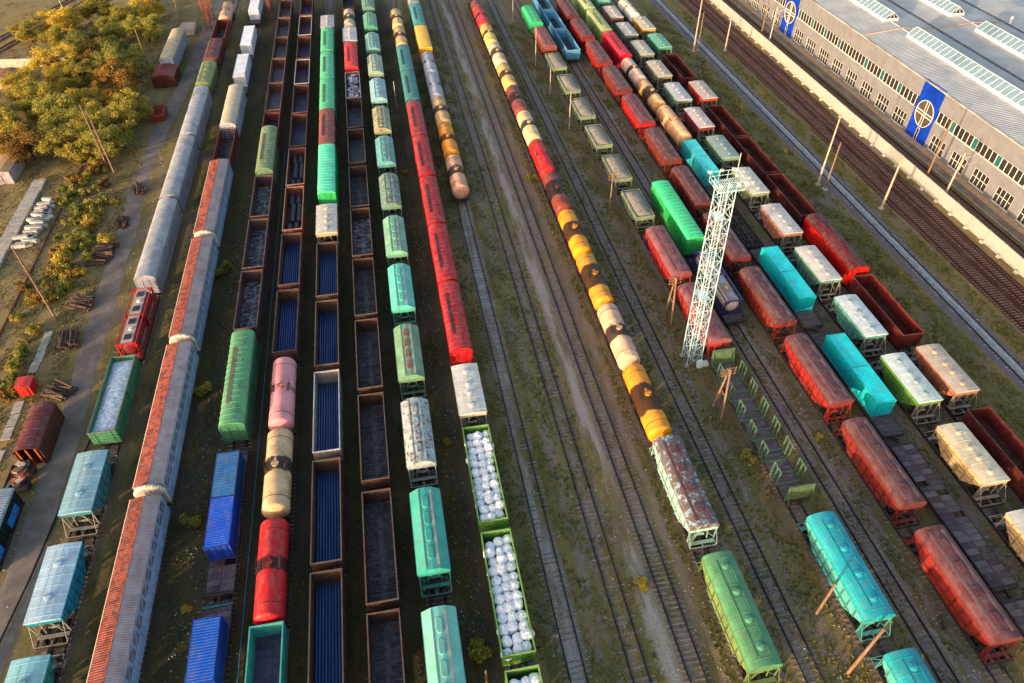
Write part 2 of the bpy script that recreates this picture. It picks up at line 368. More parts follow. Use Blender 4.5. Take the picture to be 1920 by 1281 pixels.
# ------------------------------------------------------------------ railway tracks
def rail_mesh(y0, y1, top):
    b = MB(); b.box(-.07, .07, y0, y1, .056, .085); b.box(-.012, .012, y0, y1, .085, .16); b.box(-.045, .045, y0, y1, .16, .21)
    return b.mesh('rail', top)
RL = {m.name: rail_mesh(YN, YF, m) for m in (RAILM, SHINY)}
def sleeper_mesh(mat, w=.24, l=2.7):
    b = MB(); c = .03
    b.add([(-l/2, -w/2, -.1), (l/2, -w/2, -.1), (l/2, w/2, -.1), (-l/2, w/2, -.1), (-l/2, -w/2 + c, .055), (l/2, -w/2 + c, .055), (l/2, w/2 - c, .055), (-l/2, w/2 - c, .055)],
          [(0, 3, 2, 1), (4, 5, 6, 7), (0, 1, 5, 4), (1, 2, 6, 5), (2, 3, 7, 6), (3, 0, 4, 7)])
    return b.mesh('sleeper', mat)
SLM = {m.name: sleeper_mesh(m) for m in (SLEEP, SLEEPR, SLEEPC)}
def track(k, label, mat, ya, yb, rails=(RAILM, RAILM), bury=.02, pitch=.55):
    t = thing('railway_track', label, 'railway track', 'tracks of the freight yard', (X[k], 0, 0))
    for s, rm in zip((-1, 1), rails): link('rail', RL[rm.name], t, loc=(s * .795, 0, 0))
    b = MB(); y = YN + .3; base = SLM[mat.name]; bv = [v.co.copy() for v in base.vertices]; bf = [tuple(p.vertices) for p in base.polygons]
    while y < YF:
        dz = -abs(random.gauss(0, bury)); rz = random.gauss(0, .012); dx = random.gauss(0, .03)
        if ya <= y <= yb:
            link('sleeper', base, t, loc=(dx, y, dz), rz=rz)
        else:
            b.add([(v.x + dx, v.y + y, v.z + dz) for v in bv], bf)
        y += pitch
    if b.v: link('far_sleepers', b.mesh('far_sleepers', mat), t, kind='stuff')
    return t
ROWN = 'ABCDEFGHIMPQRSTU'
ORD = ['first', 'second', 'third', 'fourth', 'fifth', 'sixth', 'seventh', 'eighth', 'ninth', 'tenth', 'eleventh', 'twelfth', 'thirteenth', 'fourteenth', 'fifteenth', 'sixteenth', 'seventeenth']
for i, k in enumerate('ABCDEFGH'):
    track(k, 'rusty track under the %s row of wagons from the left' % ORD[i], SLEEP, 0, -1)
track('I', 'pale dusty track running on empty below the ninth wagon row from left', SLEEP, 16, 74, bury=.06)
track('J', 'empty overgrown track, first clear track right of the white bag wagons', SLEEP, 16, 60, bury=.09)
track('K', 'empty track with clearly showing sleepers left of the orange tank wagons', SLEEP, 16, 118, bury=.008)
track('M', 'rusty track under the orange and cream tank wagons in mid yard', SLEEP, 0, -1)
track('N', 'empty weedy track right of the orange tank wagons', SLEEP, 16, 78, bury=.05)
track('P', 'track under the stake wagon and open sand hoppers', SLEEP, 0, -1)
track('Q', 'mostly empty track holding the bright green boxcar', SLEEP, 16, 66, bury=.06)
for k, d in zip('RSTU', ('under the row of dark red hopper wagons', 'under the cyan containers and plank flat wagons', 'under the row of white roofed hopper wagons', 'under the rightmost wagon row with dark red open wagons')):
    track(k, 'rusty track ' + d, SLEEP, 0, -1)
vt = track('V', 'grey track filled with concrete slabs beside the grass strip', SLEEPC, 44, 135, bury=.005)
track('W', 'main line track with one shining rail nearest the grass strip', SLEEPR, 56, 135, (RAILM, SHINY), .004)
track('Y', 'main line track on red ballast nearest the white concrete wall', SLEEPR, 60, 135, bury=.004)
track('Z', 'track between the white concrete wall and the grey hall', SLEEPR, 72, 150, bury=.006)
b = MB(); b.box(-.66, .66, -.74, .74, .06, .135); slab = b.mesh('slab', m_simple('grey_slab', (.15, .17, .20), (.29, .31, .34), 1.1, .8))
y = 40.0
while y < 215: link('slab', slab, vt, loc=(random.gauss(0, .015), y, random.gauss(0, .006))); y += 1.5
b = MB()
for i in range(300):
    y0 = 36 + i * .6; x0 = .22 + .06 * math.sin(i * .7); b.box(x0 - .09 - random.random() * .06, x0 + .09 + random.random() * .07, y0, y0 + .62, .13, .15 + random.random() * .004)
link('spilt_powder', b.mesh('spilt_powder', m_simple('spilt_cement', (.34, .31, .28), (.52, .47, .42), 2, .95)), vt, kind='stuff')

# ------------------------------------------------------------------ wagon templates
@cached
def running_gear(Lp):
    """underframe, two bogies with wheelsets, two couplers"""
    b = MB(); e = Lp / 2 - .62
    b.box(-.24, .24, -e, e, .98, 1.28)
    for s in (-1, 1):
        b.box(-1.42, 1.42, s * e - .1, s * e + .1, .95, 1.3)
        b.box(s * 1.40 - .06, s * 1.40 + .06, -e, e, 1.06, 1.28)
        yb = s * (Lp / 2 - 2.1); b.box(-1.3, 1.3, yb - .22, yb + .22, .9, 1.22)
    b.cyl((-.75, -.9, .8), (-.75, .6, .8), .2, 8); b.cyl((.7, .2, .82), (.7, 1.4, .82), .16, 8)
    out = [('underframe', b.mesh('underframe', DARK), None)]
    f = MB()
    for s in (-1, 1):
        f.prism_x([(-1.3, .62), (-.85, .5), (-.4, .42), (.4, .42), (.85, .5), (1.3, .62), (1.3, .8), (.5, .92), (-.5, .92), (-1.3, .8)], s * 1.02 - .09, s * 1.02 + .09)
    f.box(-1.1, 1.1, -.2, .2, .55, .9)
    fm = f.mesh('bogie', DARK)
    wv = MB(); wv.cyl((-.95, 0, .66), (.95, 0, .66), .075, 8)
    for s in (-1, 1): wv.cyl((s * .735, 0, .66), (s * .865, 0, .66), .455, 16); wv.cyl((s * .70, 0, .66), (s * .735, 0, .66), .485, 16)
    wm = wv.mesh('wheelset', WHEEL)
    for s in (-1, 1):
        out.append(('bogie', fm, None, (0, s * (Lp / 2 - 2.1), 0), [('wheelset', wm, None, (0, .925, 0)), ('wheelset', wm, None, (0, -.925, 0))]))
    c = MB(); c.box(-.1, .1, -.35, .35, 1.0, 1.2); c.box(-.2, .2, .2, .5, .95, 1.25); cm = c.mesh('coupler', DARK)
    c2 = MB(); c2.box(-.1, .1, -.35, .35, 1.0, 1.2); c2.box(-.2, .2, -.5, -.2, .95, 1.25)
    out += [('coupler', cm, None, (0, Lp / 2 - .42, 0)), ('coupler', c2.mesh('coupler', DARK), None, (0, -Lp / 2 + .42, 0))]
    return out

@cached
def gondola(L, Lp, floor, hatch):
    W, z0, z1, t = 3.06, 1.32, 3.42, .07; h = L / 2
    b = MB()
    for s in (-1, 1):
        xo = s * W / 2; b.box(min(xo, xo - s * t), max(xo, xo - s * t), -h, h, z0, z1)
        for i in range(9):
            y = -h + .1 + (L - .2) * i / 8; xa, xb = sorted((xo, xo + s * .08)); b.box(xa, xb, y - .07, y + .07, z0 - .1, z1)
        xa, xb = sorted((xo, xo + s * .05))
        b.box(xa, xb, -h, h, 2.30, 2.38); b.box(xa, xb, -h, h, z0 - .1, z0 + .06)
        yo = s * h; ya, yb = sorted((yo, yo - s * t)); b.box(-W / 2 + t, W / 2 - t, ya, yb, z0, z1)
        ya, yb = sorted((yo, yo + s * .07))
        for z in (1.45, 1.95, 2.45, 2.95): b.box(-W / 2, W / 2, ya, yb, z, z + .16)
        for x in (-.95, .95): b.box(x - .07, x + .07, ya - .01, yb + .01, z0 - .1, z1)
    body = b.mesh('body', PAINT)
    r = MB(); q = .06
    for s in (-1, 1):
        r.box(s * W / 2 - q - .01, s * W / 2 + q - .01, -h - q, h + q, z1, z1 + .11)
        r.box(-W / 2 + q - .012, W / 2 - q + .008, s * h - q, s * h + q, z1, z1 + .108)
    rim = r.mesh('top_rail', PAINT)
    f = MB(); f.box(-W / 2 + .02, W / 2 - .02, -h + .02, h - .02, z0 - .08, z0)
    f.box(-.22, .22, -h + .08, h - .08, z0, z0 + .05)
    kids = []
    if hatch:
        hm = MB(); hm.box(-.58, .58, -.79, .79, 0, .02)
        for i in range(-3, 4): hm.box(-.57, .57, i * .225 - .065, i * .225 + .065, .02, .13)
        for x_ in (-.57, .57): hm.box(x_ - .05, x_ + .05, -.79, .79, .02, .14)
        hm = hm.mesh('floor_hatch', floor)
        n = 7
        for i in range(n):
            for s in (-1, 1): kids.append(('floor_hatch', hm, None, (s * .86, -h + .1 + (L - .2) * (i + .5) / n, z0)))
    out = [('body', body, 'body'), ('top_rail', rim, 'rim'), ('floor', f.mesh('floor', floor), None, None, kids)]
    return out + running_gear(Lp)

def arc(W, ze, zt, n=12):
    """arched roof profile from (-W/2, ze) over (0, zt)"""
    return [(-W / 2 * math.cos(math.pi * i / n), ze + (zt - ze) * math.sin(math.pi * i / n) ** .75) for i in range(n + 1)]
def ribs(h, pitch, w=.09, o=.035):
    st = [(-h, 0)]; n = max(1, round(2 * h / pitch)); 
    for i in range(n):
        y = -h + 2 * h * (i + .5) / n; st += [(y - w, 0), (y - w * .4, o), (y + w * .4, o), (y + w, 0)]
    return st + [(h, 0)]
@cached
def boxcar(L, Lp, style):
    W = 2.95; h = L / 2; ze, zt = 3.72, 4.6; z0 = 1.15
    pr = arc(W + .06, ze, zt)
    if style == 'square': pr = arc(W + .06, 4.0, 4.5)
    ze = pr[0][1]
    b = MB(); b.prism_y([(-W / 2, z0), (W / 2, z0)] + [(x * .975, z - .03) for x, z in reversed(pr)], -h + .02, h - .02)
    nr = round(L / (1.05 if style != 'silver' else .42)); rw = .05 if style != 'silver' else .09
    for s in (-1, 1):
        xa, xb = sorted((s * W / 2, s * (W / 2 + (.055 if style != 'silver' else .03))))
        for i in range(nr + 1):
            y = -h + .06 + (L - .12) * i / nr
            if abs(y) > 1.05 or style == 'silver': b.box(xa, xb, y - rw, y + rw, z0, ze)
        xa, xb = sorted((s * W / 2, s * (W / 2 + .05))); b.box(xa, xb, -h, h, z0 - .05, z0 + .12)
        ya, yb = sorted((s * (h - .02), s * (h + .05)))
        for x in (-1.38, -.5, .5, 1.38): b.box(x - .07, x + .07, ya, yb + (.08 if abs(x) < 1 and s > 0 else 0), z0, ze)
        for z in (1.5, 1.95, 2.4, 2.85, 3.3): b.box(-W / 2 + .02, W / 2 - .02, ya, yb - .03 * (s > 0), z, z + .14)
    r = MB(); r.sweep(pr, ribs(h + .05, .95 if style != 'silver' else .28, .09 if style != 'silver' else .07, .04 if style != 'silver' else .022))
    for s in (-1, 1):
        n = len(pr); r.add([(x, s * (h + .05), z) for x, z in pr] + [(x * .97, s * (h + .05), z - .16) for x, z in pr], [(i, i + 1, n + i + 1, n + i) for i in range(n - 1)])
    kids = []
    if style in ('box', 'long'):
        wl = L * .30; k = MB()
        for x in (-.19, 0, .19): k.box(x - .075, x + .075, -wl, wl, 0, .04)
        for i in range(7): k.box(-.28, .28, -wl + 2 * wl * i / 6 - .04, -wl + 2 * wl * i / 6 + .04, -.1, 0)
        kids.append(('running_board', k.mesh('running_board', PAINT), 'board', (-.52, 0, zt - .02)))
        hm = MB(); hm.cyl((0, 0, 0), (0, 0, .12), .2, 12); hm.cyl((0, 0, .12), (0, 0, .16), .24, 12); hm = hm.mesh('roof_hatch', PAINT)
        for y in (-.34, -.14, .14, .34): kids.append(('roof_hatch', hm, 'roof', (.3, y * L, zt - .07)))
    d = MB(); d.box(-.03, .03, -1.0, 1.0, z0 + .1, ze - .12); d.box(-.055, .055, -1.0, -.9, z0 + .1, ze - .12); d.box(-.055, .055, .9, 1.0, z0 + .1, ze - .12)
    for z in (1.9, 2.7, 3.3): d.box(-.05, .05, -.9, .9, z, z + .09)
    dm = d.mesh('door', PAINT)
    hd = MB(); hd.beam((0, -.5, 2.2), (0, -.5, 2.9), .06); hdm = hd.mesh('door_handle', DARK)
    out = [('body', b.mesh('body', PAINT), 'body'), ('roof', r.mesh('roof', PAINT), 'roof', None, kids)]
    if style != 'silver':
        out += [('door', dm, 'door', (W / 2 + .06, 0, 0), [('door_handle', hdm, None, (.07, 0, 0))]), ('door', dm, 'door', (-W / 2 - .06, 0, 0), [('door_handle', hdm, None, (-.07, 0, 0))])]
    return out + running_gear(Lp)

@cached
def ridge_car(L, Lp):
    """long wagon with a pitched corrugated roof and panelled walls"""
    W = 3.1; h = L / 2; z0 = 1.1; ze, zs, zt = 4.0, 4.12, 4.36
    b = MB(); b.prism_y([(-W / 2, z0), (W / 2, z0), (W / 2, ze), (1.36, zs - .04), (0, zt - .05), (-1.36, zs - .04), (-W / 2, ze)], -h, h)
    for s in (-1, 1):
        xa, xb = sorted((s * W / 2, s * (W / 2 + .07)))
        b.box(xa, xb, -h, h, z0 - .03, 2.5); b.box(xa, xb, -h, h, ze - .1, ze)
        n = 14
        for i in range(n + 1):
            y = -h + .07 + (L - .14) * i / n; b.box(xa, xb, y - .08, y + .08, 2.5, ze - .1)
            if i < n:
                y2 = y + (L - .14) / n; xm = s * (W / 2 + .03); b.beam((xm, y, 2.52), (xm, y2, ze - .12), .04, .09)
        ya, yb = sorted((s * h, s * (h + .12))); b.prism_y([(-1.15, 1.3), (1.15, 1.3), (1.15, 3.3), (.9, 3.9), (-.9, 3.9), (-1.15, 3.3)], ya, yb)
    out = [('body', b.mesh('body', PAINT), 'body')]
    pan = MB(); pan.box(-.012, .012, -.6, .6, 2.6, ze - .2); pm = pan.mesh('window_panel', m_panel)
    for s in (-1, 1):
        for i in range(14): out.append(('window_panel', pm, None, (s * (W / 2 + .012), -h + .07 + (L - .14) * (i + .5) / 14, 0)))
    st = [(-h - .05, 0)]; n = int(L / .24)
    for i in range(n):
        y = -h + L * i / n; q = L / n; st += [(y + q * .1, 0), (y + q * .35, .03), (y + q * .65, .03), (y + q * .9, 0)]
    st.append((h + .05, 0))
    for s, ck in ((-1, 'left'), (1, 'right')):
        prof = [(-1.54, zs), (-.77, (zs + zt) / 2 + .02), (0, zt)] if s < 0 else [(0, zt), (.77, (zs + zt) / 2 + .02), (1.54, zs)]
        r = MB().sweep(prof, st); out.append(('roof_slope', r.mesh('roof_slope', PAINT), ck))
        prof = [(-W / 2 - .14, ze - .03), (-1.54, zs)] if s < 0 else [(1.54, zs), (W / 2 + .06, ze)]
        r = MB().sweep(prof, [(-h - .05, 0), (h + .05, 0)]); out.append(('eave_panel', r.mesh('eave_panel', PAINT), 'eave' if s < 0 else 'right'))
    g = MB().prism_y([(-.06, 0), (.06, 0), (0, .05)], -h, h); out.append(('ridge_cap', g.mesh('ridge_cap', PAINT), 'left', (0, 0, zt)))
    g = MB(); n = 14
    for i in range(n):
        t0, t1 = math.pi * i / n, math.pi * (i + 1) / n
        p0 = (-1.45 * math.cos(t0), 0, 2.9 + 1.45 * math.sin(t0) ** .7); p1 = (-1.45 * math.cos(t1), 0, 2.9 + 1.45 * math.sin(t1) ** .7)
        g.cyl(p0, p1, .26 + .03 * (i % 2), 8, .26 + .03 * ((i + 1) % 2))
    for s in (-1, 1): g.cyl((s * 1.45, 0, 1.3), (s * 1.45, 0, 2.95), .24, 8)
    gw = MB().prism_y([(-1.3, 1.3), (1.3, 1.3), (1.3, 3.3), (.95, 4.05), (-.95, 4.05), (-1.3, 3.3)], -.3, .3); out.append(('gangway', gw.mesh('gangway', PAINT), 'eave', (0, -h - .4, 0)))
    out.append(('gangway_bellows', g.mesh('gangway_bellows', PAINT), 'bellows', (0, -h - .38, 0)))
    return out + running_gear(Lp)
m_panel = m_simple('dusty_panel', (.10, .09, .11), (.22, .20, .24), 1, .4)

@cached
def tank(L, Lp, r, zc, ends):
    h = L / 2; b = MB(); d = .55 if not ends else .75
    pr = [(-h, .02)] + [(-h + d * (1 - math.cos(a)), r * (math.sin(a) ** .8 if a else .02)) for a in [math.pi / 2 * i / 7 for i in range(1, 8)]]
    pr += [(-y, q) for y, q in reversed(pr)]
    b.lathe_y(pr, 0, zc, 28); out = [('barrel', b.mesh('barrel', TANKP), 'body')]
    s_ = MB().lathe_y([(-.04, r), (-.03, r + .02), (.03, r + .02), (.04, r)], 0, zc, 28).mesh('strap', DARK)
    for y in (-h * .72, h * .72): out.append(('strap', s_, None, (0, y, 0)))
    dm = MB(); dm.cyl((0, 0, zc + r - .1), (0, 0, zc + r + .22), .36, 14); dm.cyl((0, 0, zc + r + .22), (0, 0, zc + r + .28), .42, 14)
    dm.beam((-.45, 0, zc + r + .3), (.45, 0, zc + r + .3), .06); dm.cyl((0, .75, zc + r - .1), (0, .75, zc + r + .16), .14, 8)
    out.append(('filling_dome', dm.mesh('filling_dome', TANKP), 'dome'))
    for s in (-1, 1):
        p = MB()
        for q in (-1, 1):
            p.box(min(s * .75, s * 1.15), max(s * .75, s * 1.15), q * .55 - .04, q * .55 + .04, zc + r - .22, zc + r - .17)
            p.beam((s * 1.12, q * .55, zc + r - .2), (s * 1.12, q * .55, zc + r + .55), .035)
        p.beam((s * 1.12, -.55, zc + r + .55), (s * 1.12, .55, zc + r + .55), .035); p.box(min(s * .85, s * 1.12), max(s * .85, s * 1.12), -.5, .5, zc + r - .17, zc + r - .14)
        out.append(('platform', p.mesh('platform', PAINT), 'trim'))
    for s in (-1, 1):
        l_ = MB(); xo = s * (r + .1)
        for q in (-.2, .2): l_.beam((xo, q, 1.0), (xo, q, zc + .3), .04); l_.beam((xo, q, zc + .3), (s * 1.1, q, zc + r - .2), .04)
        for i in range(7): l_.beam((xo, -.2, 1.1 + i * .27), (xo, .2, 1.1 + i * .27), .03)
        out.append(('ladder', l_.mesh('ladder', PAINT), 'trim'))
        f = MB(); y0 = s * (Lp / 2 - 1.5); ya, yb = sorted((y0 - s * .4, s * (Lp / 2 - .58)))
        f.box(-1.4, 1.4, ya, yb, 1.29, 1.34); f.box(-.9, .9, s * (h * .62) - .18, s * (h * .62) + .18, 1.2, zc - r * .72)
        for x in (-1.35, 1.35): f.beam((x, s * (Lp / 2 - .62), 1.3), (x, s * (Lp / 2 - .62), 2.0), .04)
        f.beam((-1.35, s * (Lp / 2 - .62), 2.0), (1.35, s * (Lp / 2 - .62), 2.0), .04)
        out.append(('end_platform', f.mesh('end_platform', PAINT), 'trim'))
    return out + running_gear(Lp)

@cached
def hopper(Lr, Lp, roof, hatch, W):
    """hopper wagon. roof: arch / gable / facet / open"""
    h = Lr / 2; ze = {'arch': 3.75, 'gable': 3.95, 'facet': 3.7, 'open': 3.15}[roof]; zk = ze - .62; zb = 1.42; cut = min(2.6, h * .55); w = W / 2
    b = MB(); side = [(-h, zk), (-h + cut, zb), (h - cut, zb), (h, zk), (h, ze), (-h, ze)]
    if roof == 'open':
        for s in (-1, 1): b.prism_x(side, min(s * w, s * (w - .07)), max(s * w, s * (w - .07)))
        for s in (-1, 1):
            b.add([(-w + .05, s * h, ze), (w - .05, s * h, ze), (w - .05, s * h, zk), (-w + .05, s * h, zk), (-w + .05, s * (h - cut), zb), (w - .05, s * (h - cut), zb)], [(0, 1, 2, 3), (3, 2, 5, 4)])
        b.box(-w + .05, w - .05, -h + cut, h - cut, zb - .03, zb + .03)
        for s in (-1, 1):
            b.box(s * w - .06, s * w + .06, -h - .06, h + .06, ze, ze + .12); b.box(-w + .06, w - .06, s * h - .06, s * h + .06, ze + .002, ze + .118)
    else:
        b.prism_x(side, -w, w)
    for i in range(-1, 2):   # discharge funnels
        y = i * (h - cut) * .62; q = (h - cut) * .3
        b.add([(-1.0, y - q, zb), (1.0, y - q, zb), (1.0, y + q, zb), (-1.0, y + q, zb), (-.3, y - q * .5, .6), (.3, y - q * .5, .6), (.3, y + q * .5, .6), (-.3, y + q * .5, .6)],
              [(0, 1, 5, 4), (1, 2, 6, 5), (2, 3, 7, 6), (3, 0, 4, 7), (4, 5, 6, 7)])
    nr = max(6, round(Lr / 1.15)); rb = {-1: MB(), 1: MB()}
    for s in (-1, 1):
        q_ = rb[s]; xa, xb = sorted((s * w, s * (w + .11)))
        for i in range(nr + 1):
            y = -h + .08 + (Lr - .16) * i / nr; a = abs(y); zl = zb - .1 if a < h - cut else zk - (h - a) / cut * (zk - zb)
            q_.box(xa, xb, y - .075, y + .075, zl, ze - .12)
        xa, xb = sorted((s * w, s * (w + .13))); b.box(xa, xb, -h, h, ze - .12, ze); xa, xb = sorted((s * w, s * (w + .09)))
        for z in ((2.2, 2.7, 3.25) if roof == 'gable' else (2.25,) if roof == 'open' else (2.1,)):
            hh = h - .1 if z > zk else h - .1 - (zk - z) / (zk - zb) * cut
            q_.box(xa, xb, -hh, hh, z, z + .09)
        ya, yb = sorted((s * h, s * (h + .05))); b.box(-w, w, ya, yb, ze - .1, ze); b.box(-w, w, ya, yb, zk - .02, zk + .08)
    out = [('body', b.mesh('body', PAINT), 'body')] + [('side_ribs', rb[s].mesh('side_ribs', PAINT), 'rib') for s in (-1, 1)]
    if roof != 'open':
        pr = {'arch': arc(W + .12, ze, 4.55), 'gable': [(-w - .1, ze), (-w * .55, ze + .11), (0, ze + .17), (w * .55, ze + .11), (w + .1, ze)],
              'facet': [(-w - .06, ze), (-.72, ze + .62), (0, ze + .68), (.72, ze + .62), (w + .06, ze)]}[roof]
        zt = max(z for x, z in pr); r = MB(); st = [(-h - .1, 0), (h + .1, 0)] if roof == 'facet' else ribs(h + .1, 1.45 if roof == 'arch' else 1.1, .05, .018)
        r.sweep(pr, st); n = len(pr)
        for s in (-1, 1): r.add([(x, s * (h + .1), z) for x, z in pr] + [(x, s * (h + .1), ze - .1) for x, z in pr], [(i, i + 1, n + i + 1, n + i) for i in range(n - 1)])
        kids = []
        if hatch.startswith('round'):
            m = int(hatch[5:]); hm = MB(); rr = .36 if m > 2 else .4
            hm.cyl((0, 0, 0), (0, 0, .16), rr * .85, 16); hm.cyl((0, 0, .16), (0, 0, .2), rr, 16); hm.cyl((0, 0, .2), (0, 0, .26), rr, 16, rr * .4); hm.beam((-rr, 0, .27), (rr, 0, .27), .05)
            hm = hm.mesh('hatch', PAINT)
            pos = {4: (-.36, -.12, .06, .33), 2: (-.22, .22)}[m]
            if roof == 'arch': pos = (-.36, -.13, .12, .36)
            for y in pos: kids.append(('hatch', hm, 'hatch', (0, y * Lr, zt - .07)))
            for x in ((-.62, .62) if roof != 'gable' or m == 2 else ()):
                k = MB(); k.box(-.03, .03, -h * .86, h * .86, -.05, .07); kids.append(('roof_rail', k.mesh('roof_rail', PAINT), 'roof', (x, 0, zt - (.06 if roof == 'arch' else .1))))
        elif hatch == 'strip':       # raised strip of rectangular lids between two walkways
            hm = MB(); hm.box(-.40, .40, -.55, .55, 0, .10); hm.box(-.34, .34, -.47, .47, .10, .13); hm = hm.mesh('hatch', PAINT)
            for i in range(4): kids.append(('hatch', hm, 'hatch', (0, (i - 1.5) * Lr * .225, zt - .035)))
            for x in (-.72, .72):
                k = MB(); k.box(-.16, .16, -h * .92, h * .92, 0, .045); kids.append(('walkway', k.mesh('walkway', PAINT), 'board', (x, 0, zt - (.055 if roof == 'arch' else .0))))
        elif hatch == 'lids':        # G row: four oval lids and one walkway
            hm = MB(); pts = []
            for i in range(16):
                a = 2 * math.pi * i / 16; c_, s_ = math.cos(a), math.sin(a); pts.append((.33 * math.copysign(abs(c_) ** .5, c_), .78 * math.copysign(abs(s_) ** .5, s_)))
            n_ = 16; vv = [(x, y, 0) for x, y in pts] + [(x, y, .1) for x, y in pts] + [(x * .8, y * .88, .15) for x, y in pts]
            hm.add(vv, [(k_ * n_ + i, k_ * n_ + (i + 1) % n_, (k_ + 1) * n_ + (i + 1) % n_, (k_ + 1) * n_ + i) for k_ in (0, 1) for i in range(n_)] + [tuple(range(2 * n_, 3 * n_))])
            hm = hm.mesh('hatch', PAINT)
            for i in range(4): kids.append(('hatch', hm, 'hatch', (-.06, (i - 1.5) * Lr * .21, zt - .045)))
            k = MB(); k.box(-.13, .13, -h * .93, h * .93, 0, .05); kids.append(('walkway', k.mesh('walkway', PAINT), 'board', (.58, 0, zt - .03)))
            k = MB(); k.box(-.04, .04, -h * .97, h * .97, 0, .05); kids.append(('roof_rail', k.mesh('roof_rail', PAINT), 'board', (-.7, 0, zt - .06)))
        out.append(('roof', r.mesh('roof', PAINT), 'roof', None, kids))
    for s in (-1, 1):
        f = MB(); ye = s * (Lp / 2 - .66); yt = s * (h - .02)
        for x in (-w + .05, w - .05): f.beam((x, yt, zk), (x, yt, 1.3), .1); f.beam((x, yt, zk - .05), (x, ye, 1.35), .06)
        for x in (-.5, .5): f.beam((x, yt, zk - .05), (x * 1.5, yt - s * .1, 1.3), .09)
        f.beam((-w + .1, yt, 1.5), (-.1, yt, zk), .05); f.beam((w - .1, yt, 1.5), (.1, yt, zk), .05)
        ya, yb = sorted((yt + s * .1, yt + s * .5)); f.box(-w + .1, w - .1, ya, yb, 1.28, 1.32)
        f.beam((-w + .1, ye, 1.3), (w - .1, ye, 1.3), .09)
        for x in (-w + .12, 0, w - .12): f.beam((x, ye, 1.3), (x, ye - s * .5, 1.3), .1, .06)
        f.cyl((-.5, yt - s * .5, 1.65), (.5, yt - s * .5, 1.65), .17, 10)
        out.append(('end_frame', f.mesh('end_frame', PAINT), 'frame', None, [('ladder', ladder_mesh(zk), 'frame', (s * (w - .35), yt + s * .12, 0))]))
    return out + running_gear(Lp)
@cached
def ladder_mesh(z):
    l_ = MB()
    for q in (-.18, .18): l_.beam((q, 0, 1.0), (q, 0, z), .035)
    for i in range(int((z - 1) / .28)): l_.beam((-.18, 0, 1.1 + i * .28), (.18, 0, 1.1 + i * .28), .028)
    return l_.mesh('ladder', PAINT)

@cached
def flatcar(L, Lp, deck):
    h = L / 2; b = MB()
    for s in (-1, 1):
        b.box(s * 1.4 - .08, s * 1.4 + .08, -h, h, .95, 1.27); b.box(-1.4, 1.4, s * h - .09, s * h + .09, .95, 1.27)
        for i in range(11): xa, xb = sorted((s * 1.48, s * 1.56)); b.box(xa, xb, -h + .5 + (L - 1) * i / 10 - .09, -h + .5 + (L - 1) * i / 10 + .09, 1.0, 1.25)
    b.box(-.3, .3, -h, h, .9, 1.2)
    for i in range(9): b.box(-1.35, 1.35, -h + .4 + (L - .8) * i / 8 - .06, -h + .4 + (L - .8) * i / 8 + .06, 1.05, 1.22)
    out = [('deck_frame', b.mesh('deck_frame', PAINT), 'body')]
    if deck == 'planks':
        n = int(L / .72)
        for v_ in range(2):
            pass
        pm = [MB().box(-.64, .64, -.34, .34, 1.24, 1.30).mesh('plank', PAINT) for _ in range(1)][0]
        rr = random.Random(int(L * 10))
        for i in range(n):
            for s in (-1, 1):
                if rr.random() < .04: continue
                out.append(('plank', pm, 'plank%d' % rr.randrange(4), (s * .72, -h + .3 + (L - .6) * (i + .5) / n, rr.uniform(-.012, .012))))
        c = MB().box(-.075, .075, -h, h, 1.24, 1.285); out.append(('centre_strip', c.mesh('centre_strip', PAINT), 'rust'))
    elif deck == 'plain':
        c = MB().box(-1.33, 1.33, -h + .1, h - .1, 1.24, 1.30)
        for i in range(int(L / .3)): c.box(-1.32, 1.32, -h + .12 + i * .3, -h + .36 + i * .3, 1.30, 1.315)
        out.append(('deck', c.mesh('deck', PLANK), None))
    elif deck == 'skeleton':
        c = MB()
        for x in (-1.0, -.62, .62, 1.0): c.box(x - .06, x + .06, -h, h, 1.22, 1.32)
        for i in range(5): c.box(-1.38, 1.38, -h + .5 + (L - 1) * i / 4 - .1, -h + .5 + (L - 1) * i / 4 + .1, 1.27, 1.37)
        out.append(('deck_beam', c.mesh('deck_beam', DARK), None))
    return out + running_gear(Lp)

